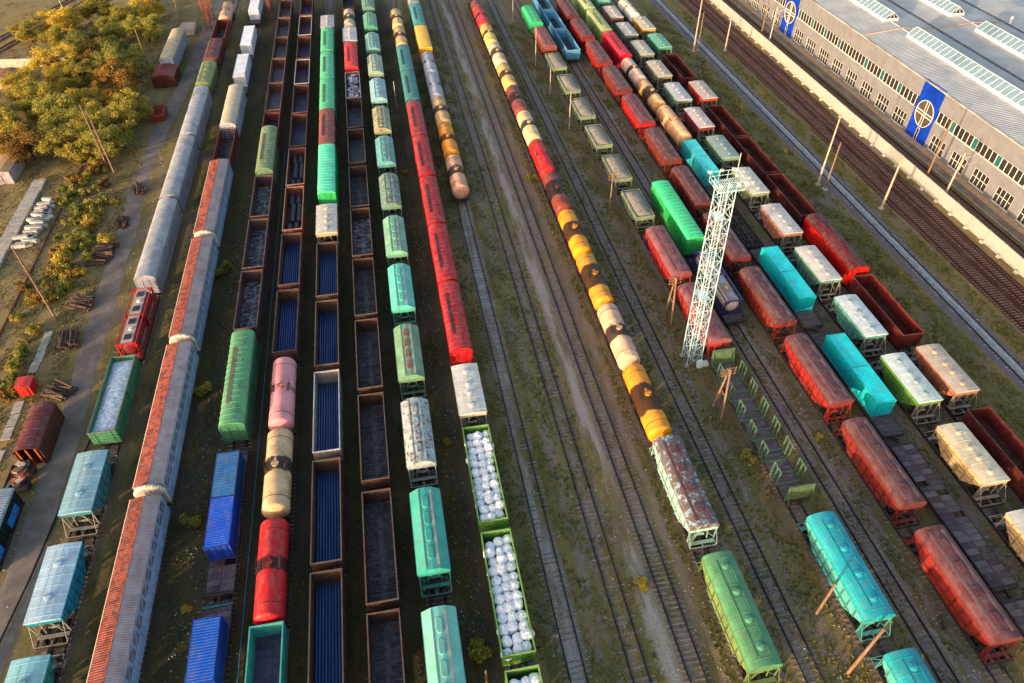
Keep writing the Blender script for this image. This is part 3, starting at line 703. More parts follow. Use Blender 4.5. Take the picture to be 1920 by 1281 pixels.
@cached
def container(L, H):
    W = 2.44; h = L / 2; w_ = W / 2; z0 = 1.34; z1 = z0 + H
    f = MB()
    for sx in (-1, 1):
        for sy in (-1, 1):
            f.box(sx * w_ - .08, sx * w_ + .08, sy * h - .08, sy * h + .08, z0, z1)
        f.box(sx * w_ - .05, sx * w_ + .05, -h + .08, h - .08, z1 - .11, z1 - .01); f.box(sx * w_ - .05, sx * w_ + .05, -h + .08, h - .08, z0 + .01, z0 + .16)
    for sy in (-1, 1):
        f.box(-w_ + .08, w_ - .08, sy * h - .06, sy * h + .06, z1 - .13, z1 - .012); f.box(-w_ + .08, w_ - .08, sy * h - .06, sy * h + .06, z0 + .012, z0 + .16)
    b = MB(); n = int(L / .28)
    for s in (-1, 1):
        v = []
        for i in range(n):
            y = -h + .08 + (L - .16) * i / n; q = (L - .16) / n
            for t, o in ((0, 0), (.25, 0), (.4, -.04), (.75, -.04), (.95, 0)): v.append((s * (w_ - .0 + o), y + q * t))
        m = len(v); b.add([(x, y, z0 + .1) for x, y in v] + [(x, y, z1 - .1) for x, y in v], [(i, i + 1, m + i + 1, m + i) for i in range(m - 1)])
    b.box(-w_ + .05, w_ - .05, h - .05, h - .01, z0 + .1, z1 - .1); b.box(-w_, w_, -h + .05, h - .05, z0 + .05, z0 + .12)
    for i in range(8): b.box(-w_ + .15 + i * .28, -w_ + .29 + i * .28, h - .01, h + .03, z0 + .16, z1 - .13)
    r = MB(); v = []
    for i in range(n):
        y = -h + .06 + (L - .12) * i / n; q = (L - .12) / n
        for t, o in ((0, 0), (.3, 0), (.4, .022), (.8, .022), (.92, 0)): v.append((y + q * t, z1 - .025 + o))
    m = len(v); r.add([(-w_ + .03, y, z) for y, z in v] + [(w_ - .03, y, z) for y, z in v], [(m + i, m + i + 1, i + 1, i) for i in range(m - 1)])
    d = MB(); d.box(-.55, .55, -.025, .025, z0 + .15, z1 - .13)
    for z in (.55, 1.1, 1.65, 2.2): d.box(-.5, .5, -.04, -.025, z0 + z - .12, z0 + z + .12)
    lk = MB(); lk.beam((0, 0, z0 + .1), (0, 0, z1 - .1), .045); lk.beam((0, 0, z0 + 1.1), (.25, -.02, z0 + 1.1), .04)
    dm = d.mesh('door', PAINT); lm = lk.mesh('lock_bar', PAINT)
    lb = [('lock_bar', lm, 'bar', (x, -.07, 0)) for x in (-.3, .3)]
    return [('frame', f.mesh('frame', PAINT), 'body'), ('side_walls', b.mesh('side_walls', PAINT), 'body'), ('roof', r.mesh('roof', PAINT), 'roof'),
            ('door', dm, 'body', (-.57, -h + .02, 0), lb), ('door', dm, 'body', (.57, -h + .02, 0), lb)]

@cached
def tank_container(L):
    W = 2.44; h = L / 2; w_ = 1.22; z0 = 1.34; z1 = z0 + 2.5; f = MB()
    for sy in (-1, 1):
        for sx in (-1, 1): f.box(sx * w_ - .08, sx * w_ + .08, sy * h - .08, sy * h + .08, z0, z1)
        f.box(-w_, w_, sy * h - .07, sy * h + .07, z1 - .16, z1); f.box(-w_, w_, sy * h - .07, sy * h + .07, z0, z0 + .16)
        for sx in (-1, 1):
            f.beam((sx * w_, sy * h, z1 - .7), (sx * .55, sy * h, z1 - .1), .12); f.beam((sx * w_, sy * h, z0 + .7), (sx * .55, sy * h, z0 + .1), .12)
    for sx in (-1, 1):
        f.box(sx * w_ - .07, sx * w_ + .07, -h, h, z1 - .13, z1 - .003); f.box(sx * w_ - .07, sx * w_ + .07, -h, h, z0 + .003, z0 + .15)
        f.beam((sx * w_, -h, z1 - .2), (sx * w_, -h * .5, z0 + .1), .08); f.beam((sx * w_, h, z1 - .2), (sx * w_, h * .5, z0 + .1), .08)
    b = MB(); r = 1.13; e = h - .12
    b.lathe_y([(-e, .05), (-e + .05, .5), (-e + .14, .85), (-e + .3, 1.07), (-e + .45, r), (e - .45, r), (e - .3, 1.07), (e - .14, .85), (e - .05, .5), (e, .05)], 0, z0 + 1.26, 26)
    wk = MB(); wk.box(-.75, .75, -h + .1, h - .1, z1 - .10, z1 - .05)
    kids = []
    hm = MB().box(-.45, .45, -.5, .5, 0, .1).mesh('cover_box', PAINT)
    hm2 = MB(); hm2.cyl((0, 0, 0), (0, 0, .22), .28, 12); hm2 = hm2.mesh('valve', PAINT)
    for y in (-.27, .27): kids.append(('cover_box', hm, 'cover', (0, y * L, z1 - .05)))
    kids.append(('valve', hm2, 'cover2', (.1, 0, z1 - .05)))
    sl_ = MB().lathe_y([(-.05, r), (-.04, r + .015), (.04, r + .015), (.05, r)], 0, z0 + 1.26, 26).mesh('strap', PAINT)
    return [('frame', f.mesh('frame', PAINT), 'frame'), ('barrel', b.mesh('barrel', PAINT), 'body'), ('strap', sl_, 'strap', (0, .9, 0)), ('strap', sl_, 'strap', (0, -.9, 0)), ('walkway', wk.mesh('walkway', PAINT), 'walk', None, kids)]

@cached
def stakecar(L, Lp):
    h = L / 2; out = list(flatcar(L, Lp, 'plain'))
    p = MB()
    for y in (-.72, 0, .72): p.beam((0, y, 1.2), (0, y, 3.75), .11, .14)
    p.beam((0, -.78, 3.72), (0, .78, 3.72), .1, .14); p.beam((0, -.72, 1.25), (0, .72, 1.25), .1, .16); pm = p.mesh('stake_frame', PAINT)
    c = MB(); c.box(-1.45, 1.45, -.08, .08, 1.30, 1.42); cm = c.mesh('cross_bar', PAINT)
    n = 6
    for i in range(n):
        y = h - 3.1 - i * (L - 6.1) / (n - 1)
        for s in (-1, 1): out.append(('stake_frame', pm, 'stake', (s * 1.5, y, 0)))
        for q in (-.72, .72): out.append(('cross_bar', cm, 'stake', (0, y + q, 0)))
    hb = MB()
    for x in (-1.45, 1.45): hb.beam((x, 0, 1.2), (x, 0, 3.85), .14); hb.beam((x, -.75, 1.3), (x, -.02, 3.5), .09)
    for x in (-.5, .5): hb.beam((x, .1, 1.2), (x, .1, 3.7), .12)
    hb.beam((-1.45, 0, 3.8), (1.45, 0, 3.8), .12)
    hm = hb.mesh('end_frame', PAINT)
    bd = MB().box(-1.38, 1.38, -.03, .03, 0, .27).mesh('board', PAINT)
    for s in (-1, 1):
        y = s * (h - .15)
        o = ('headboard', hm, 'stake', (0, y, 0), [('board', bd, 'board', (random.uniform(-.02, .02), 0, 1.32 + i * .29)) for i in range(8)])
        out.append(o)
    return out

# ------------------------------------------------------------------ the wagon rows
def nth(i):
    if i < len(ORD): return ORD[i]
    n_ = i + 1; t_, u_ = divmod(n_ % 100, 10)
    small = {10: 'tenth', 11: 'eleventh', 12: 'twelfth', 13: 'thirteenth', 14: 'fourteenth', 15: 'fifteenth', 16: 'sixteenth', 17: 'seventeenth', 18: 'eighteenth', 19: 'nineteenth'}
    w_ = small[n_ % 100] if 10 <= n_ % 100 < 20 else ORD[u_ - 1] if t_ == 0 and u_ else ('twenty thirty forty fifty sixty seventy eighty ninety'.split()[t_ - 2] + '-' + ORD[u_ - 1] if u_ and t_ else 'twentieth thirtieth fortieth fiftieth sixtieth seventieth eightieth ninetieth'.split()[t_ - 2] if t_ else 'hundredth')
    return ('hundred-' if n_ > 100 else '') + w_
RUST = rgb(96, 58, 46, .5); DRED = rgb(78, 23, 25, .35)
def C(r, g, b, a=.25): return rgb(r, g, b, a)
def dim(c, f, a=None): return (c[0] * f, c[1] * f, c[2] * f, c[3] if a is None else a)
WAG = []       # (row, y centre, spec, colours, look, category, name, extra)
def W(row, name, cat, yf, yn, spec, cols, look, cb=None): WAG.append((row, (yf + yn) / 2, name, cat, spec, cols, look, cb))
def gon(row, yf, yn, col, look, floor=FLOORD, rim=None, hatch=True, cb=None, floorw=None):
    fl = floor
    W(row, 'open_wagon', 'open wagon', yf, yn, gondola(12.95, 13.92, fl, hatch), dict(body=col, rim=rim or dim(col, 1.25)), look, cb)
def box(row, yf, yn, col, look, L=None, style='box', roof=None, board=None, door=None):
    L = L or (14.15 if yf - yn < 15.6 else 16.9)
    W(row, 'boxcar', 'boxcar', yf, yn, boxcar(L, L + .85, style), dict(body=col, roof=roof or dim(col, 1.08), board=board or dim(col, .45), door=door or dim(col, .92)), look)
def tnk(row, yf, yn, col, look, dome=None, r=1.5, L=11.4, Lp=12.02, trim=None):
    W(row, 'tank_wagon', 'tank wagon', yf, yn, tank(L, Lp, r, 1.15 + r, L > 11.5), dict(body=col, dome=dome or dim(col, .55, .0), trim=trim or C(70, 48, 42, .4)), look)
def hop(row, yf, yn, body, roof, look, kind, cb=None, hatch=None, board=None):
    sp = {'R': (11.7, 14.72, 'arch', 'strip', 3.1), 'V': (11.2, 14.3, 'arch', 'round4', 3.1), 'T': (8.15, 11.93, 'gable', 'round4', 3.15), 'B': (8.1, 11.93, 'gable', 'round2', 3.15),
          'G': (9.6, 13.45, 'facet', 'lids', 3.15), 'S': (8.2, 11.95, 'open', 'none', 3.1), 'O': (11.7, 13.3, 'arch', 'strip', 3.05)}[kind]
    W(row, 'hopper_wagon', 'hopper wagon', yf, yn, hopper(*sp), dict(body=body, roof=roof, hatch=hatch or dim(roof, .92), board=board or dim(roof, .8), rib=dim(body, .5, .4) if kind in 'RVOG' else dim(body, .62, .35), frame=C(150, 144, 134, .35) if kind in 'TB' else dim(body, .7)), look, cb)
def flat(row, yf, yn, look, deck='plain', cb=None):
    L = yf - yn
    W(row, 'flat_wagon', 'flat wagon', yf, yn, flatcar(round(L, 1), round(L + .9, 1), deck),
      dict(body=C(58, 44, 42, .4), rust=C(110, 62, 48, .6), plank0=C(94, 84, 90, .3), plank1=C(80, 66, 76, .3), plank2=C(106, 96, 100, .25), plank3=C(74, 58, 70, .3)), look, cb)

# loads -------------------------------------------------------------
def bag_mesh(k):
    rr = random.Random(k); b = MB(); n = 14; v = []; rings = ((0, .46), (.06, .52), (.45, .56), (.78, .55), (.92, .47), (.98, .28), (1.0, .1), (1.12, .15))
    for z, r in rings:
        for i in range(n):
            q = r * (1 + rr.uniform(-.13, .13)); a = 2 * math.pi * i / n; v.append((q * math.cos(a), q * math.sin(a), z + rr.uniform(-.03, .03)))
    f = [(k_ * n + i, k_ * n + (i + 1) % n, (k_ + 1) * n + (i + 1) % n, (k_ + 1) * n + i) for k_ in range(len(rings) - 1) for i in range(n)]
    b.add(v, f, False); b.add(v, [tuple(range((len(rings) - 1) * n, len(rings) * n))])
    for i in range(4):
        a = rr.uniform(0, 6.28); b.beam((.1 * math.cos(a), .1 * math.sin(a), .95), (.42 * math.cos(a + .4), .42 * math.sin(a + .4), .93), .05, .03)
    return b.mesh('bulk_bag', BAG)
BAGS = [bag_mesh(i) for i in range(5)]
def bags(x, y0, y1, where, z=2.3):
    n = int((y1 - y0) / .97); sp_ = (y1 - y0) / n; g = 'white bulk bags in the ' + where
    for i in range(n):
        for j in range(3):
            if random.random() < .02: continue
            o = link('bulk_bag', random.choice(BAGS), None, None, (x + (j - 1) * .94 + random.gauss(0, .04) + (.07 if i % 2 else -.07), y0 + .5 + i * sp_ * .97 + random.gauss(0, .07) + .12 * (j - 1), z + random.gauss(0, .04)), random.uniform(0, 6.28))
            q_ = random.uniform(.94, 1.1); o.scale = (q_, q_ * random.uniform(.9, 1.1), random.uniform(.85, 1.12)); o.rotation_euler[0] = random.gauss(0, .12); o.rotation_euler[1] = random.gauss(0, .12); tag(o, 'white bulk bag, %s one of the %s line from the front, %s' % (('left', 'middle', 'right')[j], nth(i), where), 'bag', g)
    # dunnage the bags stand on
def dunnage(x, y0, y1, z0, z1, where, mat=None):
    o = link('dunnage', MB().box(-1.42, 1.42, y0 + .1, y1 - .1, z0, z1).mesh('dunnage', mat or PLANK), None, None, (x, 0, 0))
    tag(o, 'timber bedding under the load of the ' + where, 'bedding')
PM = {}
def pipes(x, y0, y1, where):
    L = y1 - y0 - 1.0; k = round(L, 1); r = .15
    if k not in PM:
        b = MB(); b.cyl((0, -L / 2, 0), (0, L / 2, 0), r, 12, caps=False); b.cyl((0, -L / 2, 0), (0, L / 2, 0), r - .02, 10, caps=False)
        b.cyl((0, L / 2 - .3, 0), (0, L / 2 - .29, 0), r - .02, 10); b.cyl((0, -L / 2 + .3, 0), (0, -L / 2 + .29, 0), r - .02, 10); PM[k] = b.mesh('steel_pipe', PIPE)
    for i in range(9):
        o = link('steel_pipe', PM[k], None, None, (x + (i - 4) * .312, (y0 + y1) / 2 + random.gauss(0, .12), 1.39 + r))
        tag(o, '%s blue steel pipe from the left in the %s' % (nth(i), where), 'pipe', 'steel pipes in the ' + where)
_cl = None
def coils(x, y0, y1, where):
    global _cl
    if _cl is None:
        b = MB(); pr = [(-.6, .25), (-.62, .4)]
        for i in range(13): y = -.6 + i * .1; pr += [(y - .03, .50), (y + .03, .52), (y + .045, .49)]
        pr += [(.62, .4), (.6, .25)]
        b.lathe_y(pr, 0, 0, 18); _cl = b.mesh('wire_coil', COIL)
    yc = (y0 + y1) / 2; pat = []
    for i, (dy, dx) in enumerate([(5.2, -.1), (3.85, -.1), (2.2, .18), (.9, .15), (-.4, .12), (-1.7, .15), (-3.6, -.22), (-4.95, -.25)]):
        for s in (-1, 1):
            o = link('wire_coil', _cl, None, None, (x + dx + s * .58, yc + dy + random.gauss(0, .06), 1.9), random.gauss(0, .03))
            tag(o, '%s wire coil of the %s pair from the back, %s' % ('left' if s < 0 else 'right', nth(i), where), 'wire coil', 'wire coils in the ' + where)
def heap(name, x, y0, y1, w, z0, zc, mat, label, cat, amp=.12, seed=0):
    ny, nx = 26, 12; rr = np.random.default_rng(seed); v = []; f = []
    for i in range(ny + 1):
        for j in range(nx + 1):
            t = i / ny * 2 - 1; s = j / nx * 2 - 1; e = max(0, 1 - abs(s) ** 2.2) * max(0, 1 - abs(t) ** 4) ** .6
            v.append((s * w, y0 + (y1 - y0) * i / ny, z0 + (zc - z0) * e + rr.normal(0, amp * .25) * (e > 0)))
    for i in range(ny):
        for j in range(nx): a = i * (nx + 1) + j; f.append((a, a + 1, a + nx + 2, a + nx + 1))
    m = len(v); L_ = ny + 1
    o = link(name, MB().add(v, f, True).mesh(name, mat), None, None, (x, 0, 0)); return tag(o, label, cat)
def scrap(x, y0, y1, where):
    t = thing('scrap_load', 'silver and purple scrap sheets heaped in the ' + where, 'scrap', None, (x, (y0 + y1) / 2, 0))
    for i in range(90):
        sx, sy = random.uniform(.15, .55), random.uniform(.15, .7); b = MB().box(-sx, sx, -sy, sy, 0, .03)
        o = link('scrap_sheet', b.mesh('scrap_sheet', PAINT), t, random.choice([C(190, 190, 205, .1), C(150, 145, 165, .2), C(210, 205, 215, .05), C(95, 80, 110, .3)]),
                 (random.uniform(-.95, .95), random.uniform(-5.6, 5.6), 2.6 + random.uniform(0, .6)))
        o.rotation_euler = (random.gauss(0, .25), random.gauss(0, .25), random.uniform(0, 3))
    b = MB().box(-1.4, 1.4, -6.2, 6.2, 1.40, 2.6); link('scrap_bed', b.mesh('scrap_bed', PAINT), t, C(80, 66, 76, .4))

# row A ---------------------------------------------------------------
tnk('A', 210.5, 198.8, C(232, 178, 152, .05), 'pale pink tank wagon')
gon('A', 198.2, 185.2, C(128, 52, 36, .4), 'rust red open wagon')
hop('A', 182.9, 170.6, C(128, 52, 42, .3), C(122, 62, 62, .3), 'maroon covered hopper wagon', 'O')
hop('A', 168.8, 157.8, C(140, 148, 82, .2), C(146, 156, 100, .2), 'olive green covered hopper wagon', 'O')
for yf, yn, d in ((156.0, 134.1, 'farthest'), (133.5, 112.2, 'middle'), (111.3, 89.7, 'nearest')):
    W('A', 'boxcar', 'boxcar', yf, yn, boxcar(21.3, 22.0, 'silver'), dict(body=C(150, 152, 166, .2), roof=C(170, 172, 180, .28)), d + ' of three long silver ribbed wagons')
flat('A', 88.7, 75.4, 'flat wagon under the two red tank containers')
gon('A', 74.2, 60.9, C(62, 122, 88, .3), 'green open wagon with white load', FLOORG, C(120, 118, 110, .3), False)
hop('A', 57.7, 49.5, C(70, 140, 150, .2), C(156, 196, 208, .12), 'pale blue roofed hopper wagon', 'B')
hop('A', 45.6, 37.5, C(22, 132, 158, .2), C(176, 202, 220, .1), 'pale blue roofed hopper wagon', 'B')
hop('A', 33.9, 25.8, C(58, 146, 136, .2), C(140, 192, 200, .1), 'pale blue roofed hopper wagon', 'B')
# row B
for yf, yn, d in ((216.6, 200.0, 'farthest'), (193.6, 175.9, 'middle'), (175.2, 157.5, 'nearest')): flat('B', yf, yn, d + ' flat wagon carrying a white container')
W('B', 'boxcar', 'boxcar', 155.2, 136.9, boxcar(18.0, 18.9, 'silver'), dict(body=C(176, 178, 198, .15), roof=C(206, 190, 166, .15)), 'cream roofed service wagon')
gon('B', 136.6, 124.6, C(120, 48, 34, .4), 'rust red open wagon', RL and FLOORD)
for yf, yn, d in ((123.4, 100.4, 'farthest'), (99.0, 76.0, 'third nearest'), (74.5, 51.5, 'second nearest'), (50.0, 27.0, 'nearest')):
    W('B', 'covered_wagon', 'covered wagon', yf, yn, ridge_car(22.9, 24.4), dict(body=C(164, 188, 216, .15), left=C(182, 86, 66, .6), right=C(168, 154, 160, .3), eave=C(206, 186, 176, .15), bellows=C(226, 204, 178, .1)), d + ' long wagon with rusty pitched roof')  # left slope rusty; both slope colours also carry painted sun and sky tint
# row C
cg = C(104, 72, 64, .5)
for i, (yf, yn) in enumerate(((209.7, 196.7), (195.9, 183.0), (182.6, 169.6), (171.3 - 2, 156.6), (156.0, 143.0))): pass
for yc in (203.2, 189.6, 176.6, 163.2, 149.9): gon('C', yc + 6.5, yc - 6.5, cg, 'brown open wagon with grey floor', FLOORG, C(128, 92, 82, .4), False)
gon('C', 149 - 6.9, 129.2, C(112, 52, 50, .5), 'dark red open wagon with scuffed floor', FLOORP, None, False)
W('C', 'boxcar', 'boxcar', 134.3, 117.9, boxcar(16.4, 17.2, 'long'), dict(body=C(112, 138, 104, .25), roof=C(132, 154, 112, .22), board=C(120, 104, 82, .3), door=C(100, 128, 96, .2)), 'sage green boxcar')
for yf, yn in ((117.4, 104.3), (103.4, 90.4), (89.5, 76.6)): gon('C', yf, yn, C(84, 66, 68, .4), 'rusty open wagon with white dusted floor', FLOORW, C(116, 84, 76, .35))
W('C', 'boxcar', 'boxcar', 75.2, 58.4, boxcar(16.4, 17.2, 'long'), dict(body=C(62, 122, 88, .2), roof=C(92, 158, 112, .18), board=C(128, 118, 92, .2), door=C(58, 116, 84, .2)), 'emerald green boxcar')
flat('C', 57.2, 38.6, 'flat wagon with two blue containers', 'planks')
flat('C', 37.7, 19.1, 'flat wagon with one blue container', 'planks')
# row D
dg = C(98, 62, 54, .5)
for yc, rim, d in ((204.0, None, 'rusty open wagon with purple floor'), (189.9, C(200, 184, 176, .2), 'pale rimmed open wagon'), (175.3, None, 'rusty open wagon with purple floor'), (161.6, C(206, 196, 190, .2), 'pale rimmed open wagon'), (147.7, None, 'rusty open wagon with purple floor'), (133.7, None, 'rusty open wagon with purple floor')):
    gon('D', yc + 6.5, yc - 6.5, dg, d, FLOORP, rim, False)
for yf, yn, d in ((126.2, 113.2, 'farther'), (112.3, 99.4, 'nearer')):
    gon('D', yf, yn, C(120, 62, 50, .45), d + ' open wagon full of wire coils', FLOORD, C(168, 132, 116, .3), False, lambda x, a, b_, n=d: coils(x, a, b_, n + ' coil wagon'))
gon('D', 98.2, 85.2, C(86, 60, 54, .4), 'brown open wagon with dull pipes', FLOORD, None, False, lambda x, a, b_: pipes(x, a, b_, 'brown wagon beside the nearer coil wagon'))
gon('D', 83.9, 70.9, C(86, 60, 52, .4), 'brown open wagon full of blue pipes', FLOORD, None, False, lambda x, a, b_: pipes(x, a, b_, 'brown wagon behind the pink tank'))
tnk('D', 69.8, 58.0, C(238, 156, 164, .12), 'pink tank wagon', C(180, 110, 100, 0))
tnk('D', 57.6, 46.0, C(226, 186, 142, .34), 'cream tank wagon with brown stain', C(200, 170, 130, 0))
tnk('D', 45.2, 33.7, C(214, 22, 28, .26), 'glossy red tank wagon with sooty dome', C(120, 30, 30, 0))
gon('D', 33.4, 20.4, C(70, 168, 160, .2), 'teal rimmed open wagon with purple floor', FLOORP, C(86, 196, 186, .15), False)
# row E
hop('E', 194.2, 186.0, C(150, 146, 150, .2), C(196, 190, 192, .15), 'grey roofed hopper wagon', 'T')
for yf, yn in ((184.6, 169.9), (169.0, 154.6), (154.0, 139.9)): box('E', yf, yn, C(62, 152, 112, .15), 'jade green boxcar', roof=C(86, 184, 138, .12), board=C(60, 130, 98, .2))
box('E', 139.4, 125.6, C(118, 56, 52, .2), 'plain maroon boxcar', roof=C(136, 72, 66, .2))
W('E', 'boxcar', 'boxcar', 125.2, 107.9, boxcar(16.9, 17.7, 'square'), dict(body=C(46, 176, 96, .1), roof=C(92, 222, 176, .06), door=C(44, 168, 92, .1), board=C(110, 130, 80)), 'mint green boxcar')
hop('E', 104.9, 96.5, C(206, 168, 128, .2), C(214, 206, 198, .12), 'cream roofed hopper wagon', 'T')
for i, (yf, yn) in enumerate(((94.7, 81.5), (80.5, 67.2), (66.3, 53.0), (52.0, 38.8), (37.9, 24.9))):
    nm = ('farthest', 'second farthest', 'white rimmed', 'second nearest', 'nearest')[i]
    gon('E', yf, yn, C(88, 62, 52, .45) if i != 2 else C(150, 140, 138, .3), nm + ' blue pipe wagon', FLOORD, C(210, 206, 212, .15) if i == 2 else C(112, 96, 76, .3), False, lambda x, a, b_, n=nm: pipes(x, a, b_, n + ' wagon of the fifth row'))
# row F
gon('F', 213.0, 200.0, C(84, 40, 36, .5), 'dark rusty open wagon')
tnk('F', 198.4, 186.6, C(226, 204, 172, .75), 'cream tank wagon with black belt')
hop('F', 184.4, 176.2, C(170, 166, 168, .2), C(206, 204, 208, .12), 'white roofed hopper wagon', 'T')
box('F', 173.8, 159.2, C(176, 34, 36, .15), 'scarlet boxcar', roof=C(206, 52, 54, .12))
gon('F', 158.9, 145.9, C(130, 108, 112, .4), 'open wagon heaped with scrap', FLOORD, C(190, 176, 178, .3), False, lambda x, a, b_: scrap(x, a, b_, 'sixth row open wagon'))
for yf, yn in ((145.6, 132.6), (131.7, 118.7), (117.2, 104.2), (103.3, 90.3), (89.3, 76.3), (75.2, 62.2), (61.1, 48.1), (46.6, 33.6), (32.6, 19.6)):
    gon('F', yf, yn, C(70, 48, 42, .45), 'dark rusty open wagon', FLOORW if 95 < yf < 110 else FLOORD, C(112, 86, 70, .35), yf < 120)
# row G
for (yf, yn), c in zip(((207.0, 197.4), (193.4, 183.8), (179.4, 169.8), (165.9, 156.3), (152.6, 143.0), (139.0, 129.4), (126.2, 116.6), (112.3, 102.7), (98.8, 89.2), (85.8, 76.2), (72.2, 62.6), (58.6, 49.0), (45.3, 35.7), (31.6, 22.0)),
        ((110, 160, 140), (96, 168, 138), (128, 182, 176), (150, 170, 150), (152, 200, 210), (166, 166, 126), (98, 166, 166), (136, 176, 160), (126, 186, 158), (88, 198, 180), (122, 170, 132), (176, 190, 192), (64, 180, 166), (120, 200, 186))):
    rusty = .55 if c in ((176, 190, 192), (136, 176, 160), (166, 166, 126)) else .3 if c in ((122, 170, 132), (126, 186, 158)) else .14
    hop('G', yf, yn, C(*[int(q * .86) for q in c], .2), C(*c, rusty), 'pale green faceted hopper wagon' if rusty < .5 else 'rust streaked faceted hopper wagon', 'G', None, C(150, 104, 84, .5) if c == (122, 170, 132) else None, C(170, 172, 166, .2))
# row H
for yc in (190.2, 178.0): tnk('H', yc + 6, yc - 6, C(230, 186, 128, .5), 'cream tank wagon with dark belt')
for yc in (162.6, 147.8): box('H', yc + 7, yc - 7, C(48, 112, 116, .15), 'dark teal boxcar', roof=C(62, 136, 138, .15))
box('H', 139.5, 125.4, C(140, 36, 44, .2), 'crimson boxcar', roof=C(156, 48, 56, .2))
for yf, yn in ((124.9, 110.4), (109.8, 95.4), (94.9, 80.7), (80.1, 65.9)): box('H', yf, yn, C(190, 22, 28, .1), 'bright red boxcar', roof=C(168, 30, 42, .18), board=C(84, 30, 34, .3))
hop('H', 63.4, 55.2, C(196, 186, 160, .15), C(224, 222, 218, .1), 'white roofed hopper wagon', 'T')
for yf, yn, d in ((53.5, 40.5, 'farthest'), (39.2, 26.2, 'middle'), (24.9, 11.9, 'nearest')):
    gon('H', yf, yn, C(104, 156, 66, .2), d + ' green open wagon full of white bags', FLOORD, C(136, 176, 96, .15), False, lambda x, a, b_, n=d: (dunnage(x, a, b_, 1.40, 1.70, n + ' green bag wagon'), bags(x, a + .2, b_ - .2, n + ' green bag wagon')))
# row I
box('I', 212.2, 198.0, C(140, 140, 150, .2), 'grey boxcar')
box('I', 197.0, 182.7, C(48, 118, 124, .2), 'dark teal boxcar', roof=C(66, 140, 146, .2))
W('I', 'boxcar', 'boxcar', 181.8, 167.0, boxcar(14.15, 15.0, 'square'), dict(body=C(236, 158, 26, .1), roof=C(244, 196, 84, .06), door=C(232, 160, 40, .1), board=C(90, 70, 30)), 'yellow boxcar')
for yc, c, d in ((160.3, (158, 164, 178, .1), 'silver grey tank wagon'), (148.2, (164, 170, 188, .04), 'silver grey tank wagon'), (136.4, (222, 182, 128, .45), 'sand coloured tank wagon with dark belt'), (124.2, (238, 152, 18, .4), 'amber tank wagon with dark belt'), (111.8, (230, 168, 140, .5), 'peach tank wagon at the head of its row')):
    tnk('I', yc + 6, yc - 6, C(*c), d)
# row M
for i, (c, d) in enumerate((((250, 158, 26, .8), 'orange tank wagon with wide black belt'), ((236, 190, 156, .42), 'cream tank wagon with smeared belt'), ((244, 160, 40, .9), 'orange tank wagon with sooty middle'), ((252, 160, 10, .7), 'amber yellow tank wagon'),
        ((128, 50, 40, .85), 'rust brown tank wagon'), ((216, 22, 30, .1), 'bright red tank wagon'), ((232, 200, 146, .4), 'cream tank wagon with dark belt'), ((126, 52, 54, .6), 'maroon tank wagon'),
        ((234, 184, 108, .5), 'honey coloured tank wagon'), ((228, 194, 158, .55), 'cream tank wagon with dark belt'), ((236, 188, 100, .3), 'honey coloured tank wagon'), ((210, 38, 48, .3), 'bright red tank wagon'), ((120, 60, 50, .5), 'maroon tank wagon'))):
    yc = 54 + 12.1 * i; tnk('M', yc + 6, yc - 6, C(*c), d)
hop('M', 46.8, 35.5, C(170, 212, 204, .35), C(156, 192, 208, .76), 'hopper wagon with peeling blue and brown roof', 'R', None, C(104, 62, 64, .2), C(110, 66, 68, .3))
hop('M', 31.9, 20.7, C(128, 156, 92, .2), C(86, 150, 104, .22), 'moss green hopper wagon with round lids', 'V', None, C(110, 180, 138, .1))
# row P
hop('P', 189.5, 177.9, C(46, 170, 104, .1), C(54, 190, 128, .1), 'leaf green hopper wagon', 'R')
hop('P', 174.4, 162.8, C(134, 62, 52, .25), C(128, 74, 78, .3), 'maroon hopper wagon', 'R')
def sandcb(x, a, b_): heap('sand_heap', x, a + .2, b_ - .2, 1.44, 3.08, 3.55, SAND, 'heap of grey sand in the %s of six open hoppers' % SANDN.pop(0), 'sand', .1, int(a))
SANDN = ['farthest', 'second farthest', 'third farthest', 'third nearest', 'second nearest', 'nearest']
for yf, yn in ((161.0, 152.8), (148.8, 140.6), (136.8, 128.6), (124.8, 116.6), (112.6, 104.4), (100.5, 92.3)): hop('P', yf, yn, C(128, 142, 116, .3), C(150, 140, 120, .3), 'grey green open hopper heaped with sand', 'S', sandcb)
hop('P', 87.4, 75.9, C(166, 34, 38, .2), C(142, 84, 92, .4), 'rose red hopper wagon', 'R')
hop('P', 72.9, 61.4, C(166, 44, 40, .2), C(138, 80, 86, .4), 'rose red hopper wagon', 'R')
W('P', 'stake_wagon', 'flat wagon', 60.2, 37.8, stakecar(22.0, 22.9), dict(body=C(58, 44, 42, .4), stake=C(86, 118, 92, .25), board=C(96, 128, 88, .4)), 'flat wagon with green stake frames')
hop('P', 34.2, 23.0, C(86, 176, 170, .12), C(22, 164, 178, .12), 'turquoise hopper wagon with round lids', 'V', None, C(40, 180, 190, .1))
hop('P', 19.6, 8.4, C(86, 176, 170, .12), C(26, 158, 172, .12), 'turquoise hopper wagon with round lids', 'V', None, C(40, 180, 190, .1))
# row Q
for yc in (195.3, 181.5, 167.6): gon('Q', yc + 6.5, yc - 6.5, C(82, 154, 200, .15), 'sky blue open wagon', FLOORD, C(128, 184, 214, .12))
W('Q', 'boxcar', 'boxcar', 100.7, 83.3, boxcar(16.9, 17.7, 'square'), dict(body=C(40, 168, 84, .08), roof=C(62, 208, 142, .05), door=C(38, 160, 80, .08)), 'vivid green boxcar')
flat('Q', 82.2, 67.2, 'flat wagon under the two white tank containers')
